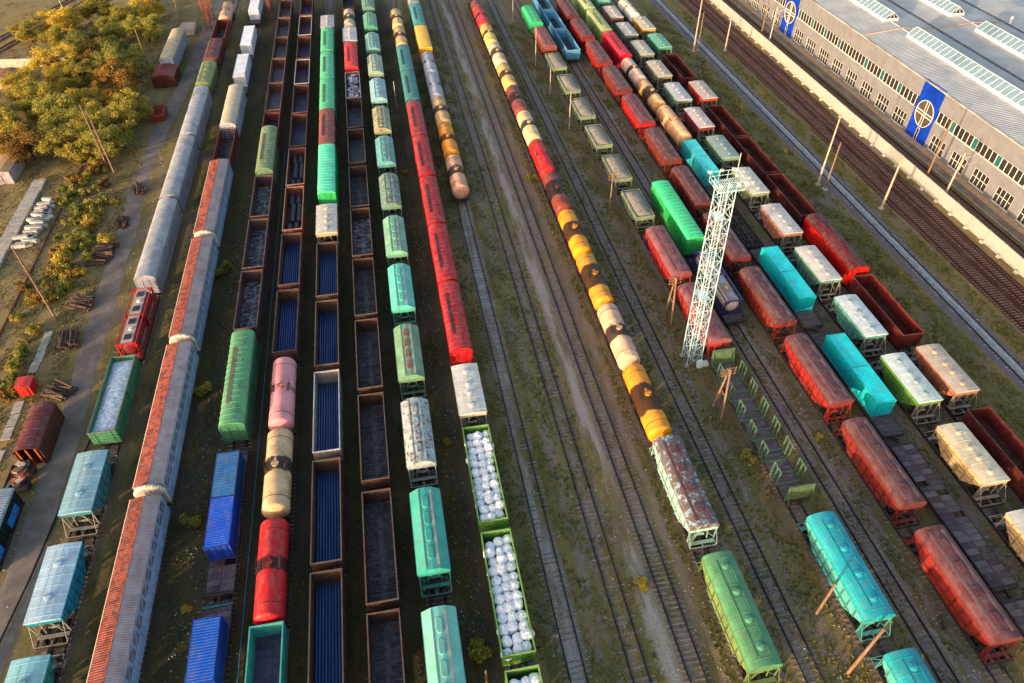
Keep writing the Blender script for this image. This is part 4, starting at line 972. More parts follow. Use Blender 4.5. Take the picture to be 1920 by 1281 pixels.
# row R
for i, (c, rc) in enumerate((((166, 52, 44), (158, 70, 70)), ((150, 50, 42), (146, 70, 66)), ((172, 44, 38), (140, 70, 76)), ((146, 52, 40), (138, 74, 72)), ((140, 34, 38), (132, 58, 68)), ((150, 46, 36), (142, 58, 52)), ((142, 58, 42), (134, 62, 60)),
        ((206, 28, 34), (158, 52, 66)), ((152, 48, 38), (138, 64, 68)), ((190, 44, 38), (156, 64, 72)), ((186, 28, 34), (146, 44, 52)), ((122, 30, 36), (132, 46, 54)))):
    yc = 24.7 + 14.77 * i; hop('R', yc + 5.8, yc - 5.8, C(int(c[0] * .9), int(c[1] * .8), int(c[2] * .8), .2), C(int(rc[0] * .6 + 14), int(rc[1] * .55 + 18), int(rc[2] * .55 + 22), .35), board=C(124, 92, 98, .35), look= ('brick red', 'rust brown', 'orange red', 'chestnut', 'wine red', 'chestnut', 'chestnut', 'scarlet', 'chestnut', 'brick red', 'scarlet', 'wine red')[i] + ' arched hopper wagon', kind='R')
# row S
for yc in (192.0, 176.6): box('S', yc + 7, yc - 7, C(146, 176, 104, .12), 'pale lime green boxcar', roof=C(166, 180, 128, .1))
box('S', 168.6, 153.6, C(196, 8, 38, .08), 'crimson boxcar', roof=C(196, 26, 60, .08))
for yc, c, d, r, L in ((147.8, (240, 200, 184, .3), 'pinkish white tank wagon', 1.5, 11.1), (135.6, (240, 184, 124, .7), 'tan tank wagon with black belt', 1.5, 11.1), (122.2, (255, 186, 136, .1), 'peach tank wagon with rusty platform', 1.6, 13.0)):
    tnk('S', yc + 6, yc - 6, C(*c), d, None, r, L, L + .95, C(176, 84, 60, .4) if L > 12 else None)
flat('S', 115.8, 97.3, 'flat wagon under the farthest cyan containers')
flat('S', 96.4, 83.6, 'black skeleton flat wagon with bare beams', 'skeleton')
flat('S', 82.7, 64.2, 'flat wagon under the middle cyan containers')
flat('S', 62.8, 44.3, 'flat wagon under the nearest cyan containers')
flat('S', 43.0, 24.3, 'empty flat wagon with patchy plank deck', 'planks')
flat('S', 23.2, 4.5, 'empty flat wagon with patchy plank deck', 'planks')
# row T
TC = [((84, 168, 140), (150, 190, 180), 'green'), ((170, 120, 112), (206, 192, 182), 'rose'), ((112, 138, 128), (192, 192, 192), 'grey green'), ((112, 130, 110), (190, 186, 174), 'grey green'), ((128, 128, 108), (200, 190, 174), 'olive grey'),
      ((120, 150, 134), (196, 198, 206), 'grey green'), ((134, 54, 58), (204, 190, 188), 'maroon'), ((112, 150, 128), (160, 182, 176), 'grey green'), ((138, 152, 120), (206, 206, 196), 'olive grey'), ((172, 116, 98), (208, 204, 206), 'terracotta'),
      ((112, 156, 136), (212, 206, 200), 'grey green'), ((84, 150, 142), (216, 228, 232), 'teal'), ((98, 150, 66), (214, 228, 226), 'grass green'), ((212, 176, 132), (222, 208, 180), 'cream'), ((206, 172, 130), (216, 214, 206), 'cream')]
for i, (c, rc, d) in enumerate(TC):
    yc = 194 - 11.95 * i + (.1 if i < 8 else 0) - .0; hop('T', yc + 4.1, yc - 4.1, C(*c, .22), C(*rc, .12), 'white roofed %s hopper wagon' % d, 'T', None, C(150, 180, 176, .2) if i in (7, 11, 12) else None)
# row U
tnk('U', 192.0, 178.6, C(226, 222, 206, .1), 'white tank wagon with green end')
hop('U', 177.3, 169.1, C(212, 168, 92, .2), C(206, 198, 180, .15), 'pale roofed yellow ochre hopper wagon', 'T')
hop('U', 165.6, 157.4, C(70, 146, 118, .12), C(112, 176, 152, .12), 'sea green hopper wagon', 'T')
gon('U', 154.2, 141.2, DRED, 'dark red open wagon', FLOORR, C(84, 32, 32, .35))
hop('U', 138.2, 130.0, C(196, 66, 50, .2), C(204, 188, 184, .14), 'pale roofed red hopper wagon', 'T')
for yf, yn in ((127.5, 114.5), (113.9, 100.9), (100.2, 87.2)): gon('U', yf, yn, DRED, 'dark red open wagon', FLOORR, C(84, 32, 32, .35))
box('U', 86.1, 71.7, C(206, 14, 10, .1), 'blood red boxcar with dark roof', roof=C(92, 24, 34, .35))
gon('U', 71.1, 58.0, C(104, 26, 24, .3), 'brick red open wagon', FLOORR, C(116, 40, 36, .3))
hop('U', 55.3, 47.1, C(180, 112, 88, .3), C(216, 196, 178, .14), 'cream roofed orange hopper wagon', 'T')
gon('U', 44.7, 31.7, C(82, 24, 26, .3), 'dark red open wagon', FLOORR, C(84, 32, 32, .35))

# build them with labels that single each one out
from collections import Counter
cnt = Counter(w_[6] for w_ in WAG); byrow = {}
for w_ in WAG: byrow.setdefault(w_[0], []).append(w_)
for row, ws in byrow.items():
    ws.sort(key=lambda q: q[1]); rn = ORD[ROWN.index(row)]
    for i, (r_, yc, name, cat, spec, cols, look, cb) in enumerate(ws):
        if cnt[look] == 1: lab = '%s in the %s wagon row from left' % (look, rn)
        else: lab = '%s, %s from the front, %s wagon row from left' % (look, ORD[i], rn)
        t = thing(name, lab, cat, cat + 's standing in the yard', (X[row], yc, 0))
        jit = random.uniform(.9, 1.1)
        cols = {k: (v[0] * jit, v[1] * jit, v[2] * jit, v[3]) for k, v in cols.items()}
        for s in spec: put(s, t, cols)
for row, ws in byrow.items():
    for q in sorted(ws, key=lambda q: -q[1]):
        if q[7]:
            L = 12.95 if q[2] == 'open_wagon' else 8.2
            q[7](X[row], q[1] - L / 2, q[1] + L / 2)
heap('white_load', X['A'], 61.2, 73.9, 1.46, 2.75, 3.15, POWD, 'white granular load filling the green open wagon at the left', 'load', .2, 5)

# containers ----------------------------------------------------------
def cont(row, yf, L, col, label, roof=None, H=2.55, bar=None):
    t = thing('shipping_container', label, 'container', 'containers on flat wagons', (X[row], yf - L / 2, 0))
    for s in container(L, H): put(s, t, dict(body=col, roof=roof or dim(col, 1.05), bar=bar or dim(col, .9)))
for yf, d in ((215.0, 'farthest'), (191.2, 'middle'), (173.2, 'nearest')): cont('B', yf, 12.19, C(206, 212, 226, .08), '%s of the three long white containers in the second row' % d, C(224, 230, 242, .05))
cont('C', 54.8, 6.06, C(22, 66, 130, .12), 'dull blue container, far one of the pair beside the green boxcar', C(44, 110, 168, .12))
cont('C', 48.65, 6.06, C(14, 58, 160, .08), 'bright blue container, near one of the pair in the third row', C(22, 92, 216, .06))
cont('C', 34.9, 6.06, C(14, 62, 160, .08), 'blue container alone on its flat wagon at the bottom edge', C(20, 96, 204, .06))
for a, b_, d in ((114.2, 108.1, 'farthest'), (79.7, 73.6, 'middle'), (59.7, 53.6, 'nearest')):
    q = (50, 190, 200, .1) if d == 'farthest' else (0, 196, 206, .08); q2 = (60, 214, 224, .12) if d == 'farthest' else (0, 226, 236, .1)
    cont('S', a, 6.02, C(*q), 'far cyan container of the %s cyan pair' % d, C(*q2)); cont('S', b_ - .08, 6.02, C(*q), 'near cyan container of the %s cyan pair' % d, C(*q2))
def tcont(row, yf, frame, body, walk, label, cover, cover2):
    t = thing('tank_container', label, 'tank container', 'tank containers on flat wagons', (X[row], yf - 3.0, 0))
    for s in tank_container(5.9): put(s, t, dict(frame=frame, body=body, walk=walk, cover=cover, cover2=cover2, strap=dim(body, .6)))
for yf, d in ((87.9, 'far'), (82.0, 'near')): tcont('A', yf, C(206, 20, 34, .05), C(120, 24, 32, .1), C(196, 170, 160, .1), '%s of two red framed tank containers at the left' % d, C(44, 38, 52, .1), C(226, 220, 226, .05))
for yf, d in ((80.9, 'far'), (74.8, 'near')): tcont('Q', yf, C(28, 40, 122, .08), C(222, 208, 188, .06), C(150, 130, 120, .2), '%s of two white tank containers in blue frames' % d, C(120, 140, 168, .1), C(150, 130, 120, .1))
#PART3
# ------------------------------------------------------------------ concrete boundary wall
def m_wall():
    b = NB('dotted_concrete_panel'); tc = b.n('TexCoord'); sp = b.n('SeparateXYZ'); b.l(tc.outputs['Object'], sp.inputs[0])
    v = b.coord(rand=True)
    c = b.mix(b.noise(v, .9, 5, .65), (.33, .295, .265, 1), (.47, .43, .39, 1))
    vo = b.n('TexVoronoi'); vo.inputs['Randomness'].default_value = .15; vo.inputs['Scale'].default_value = 3.4
    cv = b.n('CombineXYZ'); b.l(sp.outputs['Y'], cv.inputs[0]); b.l(sp.outputs['Z'], cv.inputs[1]); b.l(cv.outputs[0], vo.inputs['Vector'])
    d = b.math('SUBTRACT', 1.0, b.step(vo.outputs['Distance'], .16, .3))
    c = b.mix(b.math('MULTIPLY', d, .45), c, (.25, .20, .17, 1))
    b.bump(vo.outputs['Distance'], .6, .05); return b.out(c, .9)
WALLM = m_wall()
wl = thing('boundary_wall', 'white dotted concrete panel wall beside the main line', 'wall')
pm = MB(); pm.box(-.07, .07, -1.96, 1.96, .25, 2.3); pm.box(-.1, .1, -1.96, 1.96, 2.15, 2.32); pm = pm.mesh('wall_panel', WALLM)
po = MB(); po.box(-.14, .14, -.1, .1, 0, 2.38); po = po.mesh('wall_post', CONC)
ft = MB(); ft.add([(-.55, -.35, 0), (.45, -.35, 0), (.45, .35, 0), (-.55, .35, 0), (-.3, -.22, .42), (.3, -.22, .42), (.3, .22, .42), (-.3, .22, .42)], [(4, 5, 6, 7), (0, 1, 5, 4), (1, 2, 6, 5), (2, 3, 7, 6), (3, 0, 4, 7)]); ft = ft.mesh('footing', CONC)
bs = MB(); bs.box(-.08, .08, -1.96, 1.96, 0, .24); bs = bs.mesh('base_beam', CONC)
y = 40.0
while y < 240:
    link('wall_panel', pm, wl, loc=(93.3 + random.gauss(0, .02), y, random.gauss(0, .01))); link('base_beam', bs, wl, loc=(93.28, y, 0)); link('wall_post', po, wl, loc=(93.3, y + 2.05, 0))
    link('footing', ft, wl, loc=(93.12, y + 2.05, 0)); y += 4.1

# ------------------------------------------------------------------ the industrial hall
hall = thing('industrial_hall', 'long grey factory hall with blue panels and skylights', 'building')
BX = 102.2; HY0, HY1 = 40.0, 245.0
WC = [118.6 + 6.22 * i for i in range(8)] + [106.0 - 6.22 * i for i in range(10)] + [174.5 + 6.22 * i for i in range(9)]
WZ0, WZ1, RZ0, RZ1 = .5, 3.35, 5.6, 7.62
def wall_part(y0, y1, z0, z1): 
    link('wall', MB().box(BX, BX + .35, y0, y1, z0, z1).mesh('wall', GREYW), hall)
BAN = [(109.2, 115.3), (165.35, 171.35)]
wall_part(HY0, HY1, RZ1, 11.1); wall_part(HY0, HY1, WZ1, RZ0); wall_part(HY0, HY1, 0, WZ0)
edges = sorted((c - 2, c + 2) for c in WC); yy = HY0
for a, b_ in edges:
    if a > yy: wall_part(yy, a, WZ0, WZ1)
    yy = b_
wall_part(yy, HY1, WZ0, WZ1)
link('back_wall', MB().box(BX + .6, BX + .7, HY0, HY1, 0, 11).mesh('back_wall', GLASS), hall)
link('end_wall', MB().box(BX, 160, HY0 - .3, HY0, 0, 11.1).mesh('end_wall', GREYW), hall)
link('plinth', MB().box(BX - 1.25, BX - .003, HY0, HY1, 0, .22).mesh('plinth', PLINTH), hall)
fr = MB()
for yv in (-2, 2): fr.box(-.05, .09, yv - .06, yv + .06, WZ0, WZ1)
for yv in (-1, 0, 1): fr.box(-.03, .05, yv - .035, yv + .035, WZ0, WZ1)
for z in (WZ0, WZ1): fr.box(-.05, .09, -2, 2, z - .05, z + .05)
fr.box(-.032, .052, -2, 2, 1.9, 1.97); fr.box(-.14, 0, -2.1, 2.1, WZ0 - .08, WZ0 - .02)
frm = fr.mesh('window', WHITEF)
pn = [MB().box(0, .02, -.46, .46, 0, z).mesh('pane', GLASS) for z in (1.34, 1.33)]
PALE = m_glass('whitewashed_glass', (.34, .32, .29), .4)
pnw = MB().box(0, .02, -.46, .46, 0, 1.34).mesh('pane', PALE)
for c in WC:
    wn = link('window', frm, hall, loc=(BX + .05, c, 0))
    for i in range(4):
        for j in range(2):
            link('pane', pnw if j == 0 and random.random() < .03 else pn[j], wn, loc=(.03, -1.5 + i, (WZ0 + .05, 1.98)[j]))
def ribbon(y0, y1):
    n = round((y1 - y0) / 1.24); q = (y1 - y0) / n; f = MB()
    for i in range(n + 1): f.box(-.04, .06, y0 + i * q - .05, y0 + i * q + .05, RZ0, RZ1)
    for z in (RZ0, RZ1): f.box(-.05, .07, y0, y1, z - .05, z + .04)
    f.box(-.16, -.01, y0, y1, RZ0 - .1, RZ0 - .03)
    rb = link('ribbon_window', f.mesh('ribbon_window', WHITEF), hall, loc=(BX + .05, 0, 0))
    ms = [MB().box(.02, .04, -q / 2 + .06, q / 2 - .06, RZ0 + .05, RZ1 - .05).mesh('pane', m) for m in (GLASS, TEAL, PALE)]
    for i in range(n):
        yc = y0 + (i + .5) * q; t = any(abs(yc - v) < q / 2 for v in (121.1, 127.3, 133.5, 145.5, 151.9, 158, 163.9, 104, 97.6, 91.4, 85, 78.8))
        link('pane', ms[1 if t else 2 if random.random() < .01 else 0], rb, loc=(0, yc, 0))
ribbon(116.0, 164.7); ribbon(60, 108.8); ribbon(172, 226)
for y0, y1 in BAN:
    yc = (y0 + y1) / 2; n = 40; rr = 2.5; zc = 5.5
    bp = MB(); ring = [(yc + rr * math.cos(2 * math.pi * i / n), zc + rr * math.sin(2 * math.pi * i / n)) for i in range(n)]
    def edgept(a):
        c_, s_ = math.cos(a), math.sin(a); tx = (y1 - yc) / abs(c_) if abs(c_) > 1e-6 else 1e9; tz = ((11.2 - zc) if s_ > 0 else (zc - .02)) / abs(s_) if abs(s_) > 1e-6 else 1e9
        t = min(tx, tz); return (yc + c_ * t, zc + s_ * t)
    ang = [2 * math.pi * i / n for i in range(n)]
    for cy, cz in ((y0, .02), (y1, .02), (y0, 11.2), (y1, 11.2)): ang.append(math.atan2(cz - zc, cy - yc) % (2 * math.pi))
    ang.sort(); o_ = [edgept(a) for a in ang]; i_ = [(yc + rr * math.cos(a), zc + rr * math.sin(a)) for a in ang]; m = len(ang)
    xo = BX - .12
    bp.add([(xo, y_, z_) for y_, z_ in o_] + [(xo, y_, z_) for y_, z_ in i_] + [(BX + .3, y_, z_) for y_, z_ in o_] + [(BX + .3, y_, z_) for y_, z_ in i_],
           [(i, (i + 1) % m, m + (i + 1) % m, m + i) for i in range(m)] + [(i, (i + 1) % m, 2 * m + (i + 1) % m, 2 * m + i) for i in range(m)] + [(m + i, m + (i + 1) % m, 3 * m + (i + 1) % m, 3 * m + i) for i in range(m)])
    bpo = link('blue_panel', bp.mesh('blue_panel', BLUEB), hall)
    rg = MB()
    for i in range(n):
        a0, a1 = 2 * math.pi * i / n, 2 * math.pi * (i + 1) / n
        rg.beam((xo - .03, yc + rr * math.cos(a0), zc + rr * math.sin(a0)), (xo - .03, yc + rr * math.cos(a1), zc + rr * math.sin(a1)), .09, .12)
    for d in (-.32, .32): rg.box(xo - .05, xo + .05, yc + d - .06, yc + d + .06, zc - rr + .05, zc + rr - .05)
    for d in (-.3, .3): rg.box(xo - .06, xo + .04, yc - rr + .05, yc + rr - .05, zc + d - .12, zc + d + .06)
    ow = link('oval_window', rg.mesh('oval_window', WHITEF), hall)
    dk = MB(); dk.add([(BX - .06, yc + (rr - .02) * math.cos(2 * math.pi * i / n), zc + (rr - .02) * math.sin(2 * math.pi * i / n)) for i in range(n)], [tuple(range(n))])
    link('pane', dk.mesh('pane', m_glass('dusty_round_glass', (.085, .07, .06), .15)), ow)
    sf = MB()
    for d in (-.34, .34): sf.box(xo - .05, xo, yc - .15 + d - .04, yc - .15 + d + .04, .2, 2.65)
    for z in (.2, 2.65): sf.box(xo - .05, xo, yc - .49, yc + .19, z - .05, z + .05)
    sw = link('slit_window', sf.mesh('slit_window', WHITEF), hall); link('pane', MB().box(xo - .02, xo - .004, yc - .45, yc + .15, .24, 2.6).mesh('pane', GLASS), sw)
RX = [(101.75, 11.12), (110.8, 11.95), (119.2, 11.2), (127.4, 11.95), (136.0, 11.2), (144.6, 11.95), (153, 11.2)]
for (xa, za), (xb, zb) in zip(RX, RX[1:]):
    r = MB().prism_y([(xa, za), (xb, zb), (xb, zb - .12), (xa, za - .12)], HY0, HY1); link('roof_slope', r.mesh('roof_slope', HALLR), hall)
for xv, zv in ((119.2, 11.2), (136.0, 11.2)):
    link('gutter', MB().box(xv - .35, xv + .35, HY0, HY1, zv + .03, zv + .09).mesh('gutter', GUTT), hall)
b = MB(); y = HY0
while y < HY1:
    l_ = random.uniform(1.5, 6); b.box(101.62, 102.05, y, y + l_ * .97, 11.05, 11.2 + random.uniform(0, .02)); y += l_
link('eave_flashing', b.mesh('eave_flashing', m_simple('patchy_flashing', (.30, .22, .18), (.62, .55, .48), .5, .7, rand=False, stretch=(1, .6, 1))), hall)
for xr in (110.8, 127.4):
    link('ridge_cap', MB().prism_y([(xr - .25, 11.94), (xr + .25, 11.94), (xr, 12.02)], HY0, HY1).mesh('ridge_cap', WHITEF), hall)
for yf in (137.8, 193.5, 84.0):
    for (xa, za), (xb, zb) in zip(RX[:4], RX[1:5]):
        link('fire_strip', MB().prism_x([(0, 0)] * 0 + [(yf - .2, 0), (yf + .2, 0), (yf + .2, .12), (yf - .2, .12)], 0, 1).mesh('x', PLINTH), hall) if False else None
        m = MB(); m.add([(xa + .3, yf - .2, za), (xb - .3, yf - .2, zb), (xb - .3, yf + .2, zb), (xa + .3, yf + .2, za), (xa + .3, yf - .2, za + .16), (xb - .3, yf - .2, zb + .16), (xb - .3, yf + .2, zb + .16), (xa + .3, yf + .2, za + .16)],
                        [(4, 5, 6, 7), (0, 1, 5, 4), (1, 2, 6, 5), (2, 3, 7, 6), (3, 0, 4, 7)])
        link('fire_strip', m.mesh('fire_strip', PLINTH), hall)
def skylight(xc, y0, y1):
    zb = 11.85; zk = zb + .55; za = zk + 1.35; w_ = 1.75; n = round((y1 - y0) / 1.5); q = (y1 - y0) / n; f = MB()
    for s in (-1, 1): xa, xb = sorted((xc + s * w_, xc + s * (w_ - .12))); f.box(xa, xb, y0, y1, zb - .4, zk)
    for yv in (y0, y1): f.box(xc - w_, xc + w_, yv - .05, yv + .05, zb - .4, zk)
    f.box(xc - .06, xc + .06, y0, y1, za - .05, za + .03)
    for i in range(n + 1):
        for s in (-1, 1): f.beam((xc + s * (w_ - .03), y0 + i * q, zk), (xc, y0 + i * q, za), .1, .08)
    for yv in (y0, y1):
        for t in (.33, .66): f.beam((xc - w_ + 2 * w_ * t, yv, zk), (xc, yv, za), .08); 
    sk = link('skylight', f.mesh('skylight', WHITEF), hall); l_ = math.hypot(w_, za - zk)
    for s in (-1, 1):
        p = MB(); p.add([(s * (w_ - .04), -q / 2 + .05, zk + .01), (0, -q / 2 + .05, za - .02), (0, q / 2 - .05, za - .02), (s * (w_ - .04), q / 2 - .05, zk + .01)], [(0, 1, 2, 3)]); pmsh = p.mesh('pane', SKYG)
        for i in range(n): link('pane', pmsh, sk, loc=(xc, y0 + (i + .5) * q, 0))
    for yv in (y0, y1): link('gable_pane', MB().add([(xc - w_, yv, zk), (xc + w_, yv, zk), (xc, yv, za)], [(0, 1, 2)]).mesh('gable_pane', GLASS), sk)
for xc in (111.0, 127.0):
    skylight(xc, 142.3, 190.0); skylight(xc, 88.5, 133.6)
vn = MB(); vn.cyl((136.8, 137.3, 11.2), (136.8, 137.3, 12.6), .25, 10); vn.cyl((136.8, 137.3, 12.6), (136.8, 137.3, 12.8), .4, 10, .1); link('roof_vent', vn.mesh('roof_vent', WHITEF), hall)

# ------------------------------------------------------------------ poles, mast, gantry
def pole_mesh(h, r0, r1, mat, arms=0, lean=(0, 0)):
    b = MB(); b.cyl((0, 0, -.3), (lean[0], lean[1], h), r0, 10, r1)
    return b
def pole(x, y, h, label, mat=POLE, r=.17, arms=0, lean=(0, 0), bracket=None, base=True, name='utility_pole', cat='pole'):
    t = thing(name, label, cat, 'poles around the yard', (x, y, 0))
    link('shaft', pole_mesh(h, r, r * .62, mat, 0, lean).mesh('shaft', mat), t)
    if base: link('base', MB().box(-.35, .35, -.35, .35, 0, .35).mesh('base', CONC), t)
    am = MB().box(-.9, .9, -.05, .05, -.06, .06); 
    for q in (-.8, -.3, .3, .8): am.cyl((q, 0, .05), (q, 0, .22), .045, 6)
    amm = am.mesh('crossarm', WOODP) if arms else None
    for i in range(arms): link('crossarm', amm, t, loc=(lean[0] * .95, lean[1] * .95, h - .25 - i * .55), rz=.2)
    if bracket:
        bm = MB(); s = bracket
        bm.beam((0, 0, h - 1.4), (s * 2.6, 0, h - .6), .09); bm.beam((0, 0, h - .1), (s * 2.6, 0, h - .6), .06); bm.beam((0, 0, h - 2.6), (s * 3.4, 0, h - 2.2), .07)
        link('bracket', bm.mesh('bracket', mat), t)
    return t
pole(82.2, 91.0, 9.9, 'pale concrete pole standing at the edge of the main line', r=.22)
pole(75.2, 100.4, 13.0, 'taller pole of the close pair left of the grey slab track', r=.2)
pole(75.7, 98.7, 9.4, 'shorter pole of the close pair left of the grey slab track', r=.16, mat=WOODP)
pole(94.6, 97.4, 12.7, 'orange brown timber pole in front of the blue panel', WOODP, .2, base=False)
pole(94.6, 91.7, 9.2, 'white catenary mast with bracket arms before the grey hall', CONC, .2, bracket=1)
pole(94.6, 162.0, 9.5, 'white catenary mast with bracket arms by the far blue panel', CONC, .19, bracket=1)
pole(94.6, 166.6, 10.2, 'brown timber pole behind the far stretch of white wall', WOODP, .18, base=False)
pole(83.1, 161.6, 9.5, 'lone concrete pole at the far end of the main line', r=.2)
pole(76.6, 163.2, 9.2, 'shorter of two far poles beside the grey slab track', WOODP, .16)
pole(75.4, 162.8, 13.2, 'taller of two far poles beside the grey slab track', r=.2)
pole(35.8, 191.7, 6.4, 'thin far pole beside the leaf green hopper wagon', POLE, .12, base=False)
pole(35.8, 162.7, 8.6, 'thin pole beside the maroon hopper wagon', POLE, .12, base=False)
pole(35.6, 146.4, 6.0, 'short thin pole beside the far sand hoppers', POLE, .12, base=False)
pole(35.9, 130.1, 7.9, 'thin pole beside the middle sand hoppers', POLE, .13, base=False)
pole(35.6, 99.7, 7.6, 'timber pole with three crossarms beside the front sand hopper', WOODP, .15, 3, base=False)
pole(1.8, 146.8, 5.8, 'short leaning post between the seventh and eighth wagon rows', POLE, .12, base=False)
pole(35.6, 25.9, 6.3, 'timber pole leaning over the turquoise hopper wagon', WOODP, .17, base=False)
pole(35.7, 20.0, 9.6, 'tall timber pole near the bottom edge by the turquoise hoppers', WOODP, .18, base=False)
pole(1.9, 25.0, 4.2, 'short timber post in the bush at the bottom edge', WOODP, .15, base=False)
pole(-51.8, 87.5, 13.2, 'tall bare timber pole beside the rubble at the left', WOODP, .19, base=False)
pole(-53.6, 175.5, 11.0, 'timber pole among the golden trees', WOODP, .17, base=False)
pole(-54.3, 132.6, 12.5, 'farther of two long poles leaning together by the trees', WOODP, .18, base=False)
pole(-52.5, 129.9, 12.5, 'nearer of two long poles leaning together by the trees', WOODP, .18, base=False)
pole(-51.9, 209.6, 8.0, 'rusty post beside the white pallet box', WOODP, .14, base=False)
pole(-85.8, 226.1, 7.0, 'pole beside the far diverging tracks at top left', CONC, .15, base=False)
def apole(x, y, h, dy, label):
    t = thing('braced_pole', label, 'pole', 'poles around the yard', (x, y, 0))
    for s in (-1, 1): link('leg', MB().cyl((0, s * dy, -.3), (0, s * .12, h), .16, 10, .12).mesh('leg', WOODP), t)
    am = MB().box(-.95, .95, -.06, .06, -.06, .06)
    for q in (-.85, -.35, .35, .85): am.cyl((q, 0, .05), (q, 0, .24), .05, 6)
    am = am.mesh('crossarm', WOODP)
    for i in range(3): link('crossarm', am, t, loc=(0, .1, h - .15 - i * .5), rz=.1)
    link('tie_bar', MB().beam((0, -dy * .55, h * .48), (0, dy * .55, h * .48), .1).mesh('tie_bar', WOODP), t)
apole(35.9, 70.6, 8.0, 1.35, 'A-shaped timber pole beside the rose red hoppers')
apole(36.0, 52.5, 8.3, 1.3, 'A-shaped timber pole in front of the green stake wagon')

t = thing('lattice_mast', 'tall pale blue lattice floodlight mast in mid yard', 'mast', None, (36.2, 62.2, 0)); t.rotation_euler = (0, -.03, 0)
MH = 27.6; n = 14
def half(z): return .98 - .14 * z / MH
for sx in (-1, 1):
    for sy in (-1, 1):
        link('leg', MB().beam((sx * half(0), sy * half(0), 0), (sx * half(MH), sy * half(MH), MH), .09).mesh('leg', TEALT), t)
        link('footing', MB().box(sx * .98 - .25, sx * .98 + .25, sy * .98 - .25, sy * .98 + .25, -.1, .3).mesh('footing', CONC), t)
for i in range(n):
    z0, z1 = MH * i / n, MH * (i + 1) / n; a, c_ = half(z0), half(z1); m = MB()
    for (p, q) in (((-1, -1), (1, -1)), ((1, -1), (1, 1)), ((1, 1), (-1, 1)), ((-1, 1), (-1, -1))):
        m.beam((p[0] * a, p[1] * a, z0), (q[0] * c_, q[1] * c_, z1), .034); m.beam((q[0] * a, q[1] * a, z0), (p[0] * c_, p[1] * c_, z1), .034); m.beam((p[0] * c_, p[1] * c_, z1), (q[0] * c_, q[1] * c_, z1), .05)
    link('bracing', m.mesh('bracing', TEALT), t)
    if i in (5, 11): link('landing', MB().box(-a + .1, a - .5, -a + .1, a - .1, z1 - .05, z1).mesh('landing', TEALT), t)
ld = MB()
for q in (-.2, .2): ld.beam((q, -.2, 0), (q, -.2, MH), .05)
for i in range(80): ld.beam((-.2, -.2, .3 + i * .34), (.2, -.2, .3 + i * .34), .03)
link('ladder', ld.mesh('ladder', TEALT), t)
pf = MB()
for i in range(13): pf.box(-1.75 + i * .295, -1.75 + i * .295 + .08, -1.5, 1.5, MH, MH + .05)
for q in (-1.45, 0, 1.45): pf.box(-1.75, 1.95, q - .06, q + .06, MH - .1, MH)
pf = link('platform', pf.mesh('platform', TEALT), t); pf.scale = (.84, .84, 1)
rl = MB()
for sx in (-1.75, 1.95):
    for sy in (-1.5, 0, 1.5): rl.beam((sx, sy, MH), (sx, sy, MH + 1.1), .05)
    for z in (.55, 1.1): rl.beam((sx, -1.5, MH + z), (sx, 1.5, MH + z), .045)
for sy in (-1.5, 1.5):
    for sx in (-.5, .75): rl.beam((sx, sy, MH), (sx, sy, MH + 1.1), .05)
    for z in (.55, 1.1): rl.beam((-1.75, sy, MH + z), (1.95, sy, MH + z), .045)
link('railing', rl.mesh('railing', TEALT), pf)
fl = MB(); fl.prism_x([(-.1, 0), (.1, .06), (.14, .36), (-.16, .3)], -.18, .18); fl = fl.mesh('floodlight', WHITEF)
for x, y, r_ in ((-1.4, -1.6, 0), (-.4, -1.6, .2), (.6, -1.6, -.2), (1.5, -1.6, 0), (-1.4, 1.6, 3.1), (0, 1.6, 3.2), (1.4, 1.6, 3.0), (1.2, .4, 1.2)): link('floodlight', fl, t, loc=(x, y, MH + .75), rz=r_)
link('antenna', MB().cyl((1.7, 1.3, MH), (1.7, 1.3, MH + 3), .03, 6).mesh('antenna', WHITEF), t)
for x, y, h_ in ((.6, -1.5, 1.2), (1.5, -1.4, .8)): link('switch_box', MB().box(x - .35, x + .35, y - .25, y + .25, .1, h_ + .1).mesh('switch_box', TEALT), t)

REDG = m_simple('red_oxide_crane_paint', (.20, .042, .022), (.30, .075, .04), 1, .6)
g = thing('gantry_crane', 'red lattice gantry crane straddling the far end of the left rows', 'crane')
for x, y in ((-43.5, 202.0), (-43.4, 208.6), (-27.8, 206.0), (-27.8, 212.9)):
    m = MB(); w_ = .55 if x < -40 else .3
    for sx in (-1, 1):
        for sy in (-1, 1): m.beam((x + sx * w_, y + sy * w_, 0), (x + sx * w_, y + sy * w_, 14), .12)
    for i in range(14):
        for sx in (-1, 1):
            m.beam((x + sx * w_, y - w_, i), (x + sx * w_, y + w_, i + 1), .06); m.beam((x - w_, y + sx * w_, i), (x + w_, y + sx * w_, i + 1), .06); m.beam((x - w_, y + sx * w_, i), (x + w_, y + sx * w_, i), .06)
    link('leg', m.mesh('leg', REDG), g)
for y in (204.5, 210.5): link('girder', MB().box(-45, -26, y - .4, y + .4, 14, 15).mesh('girder', REDG), g)

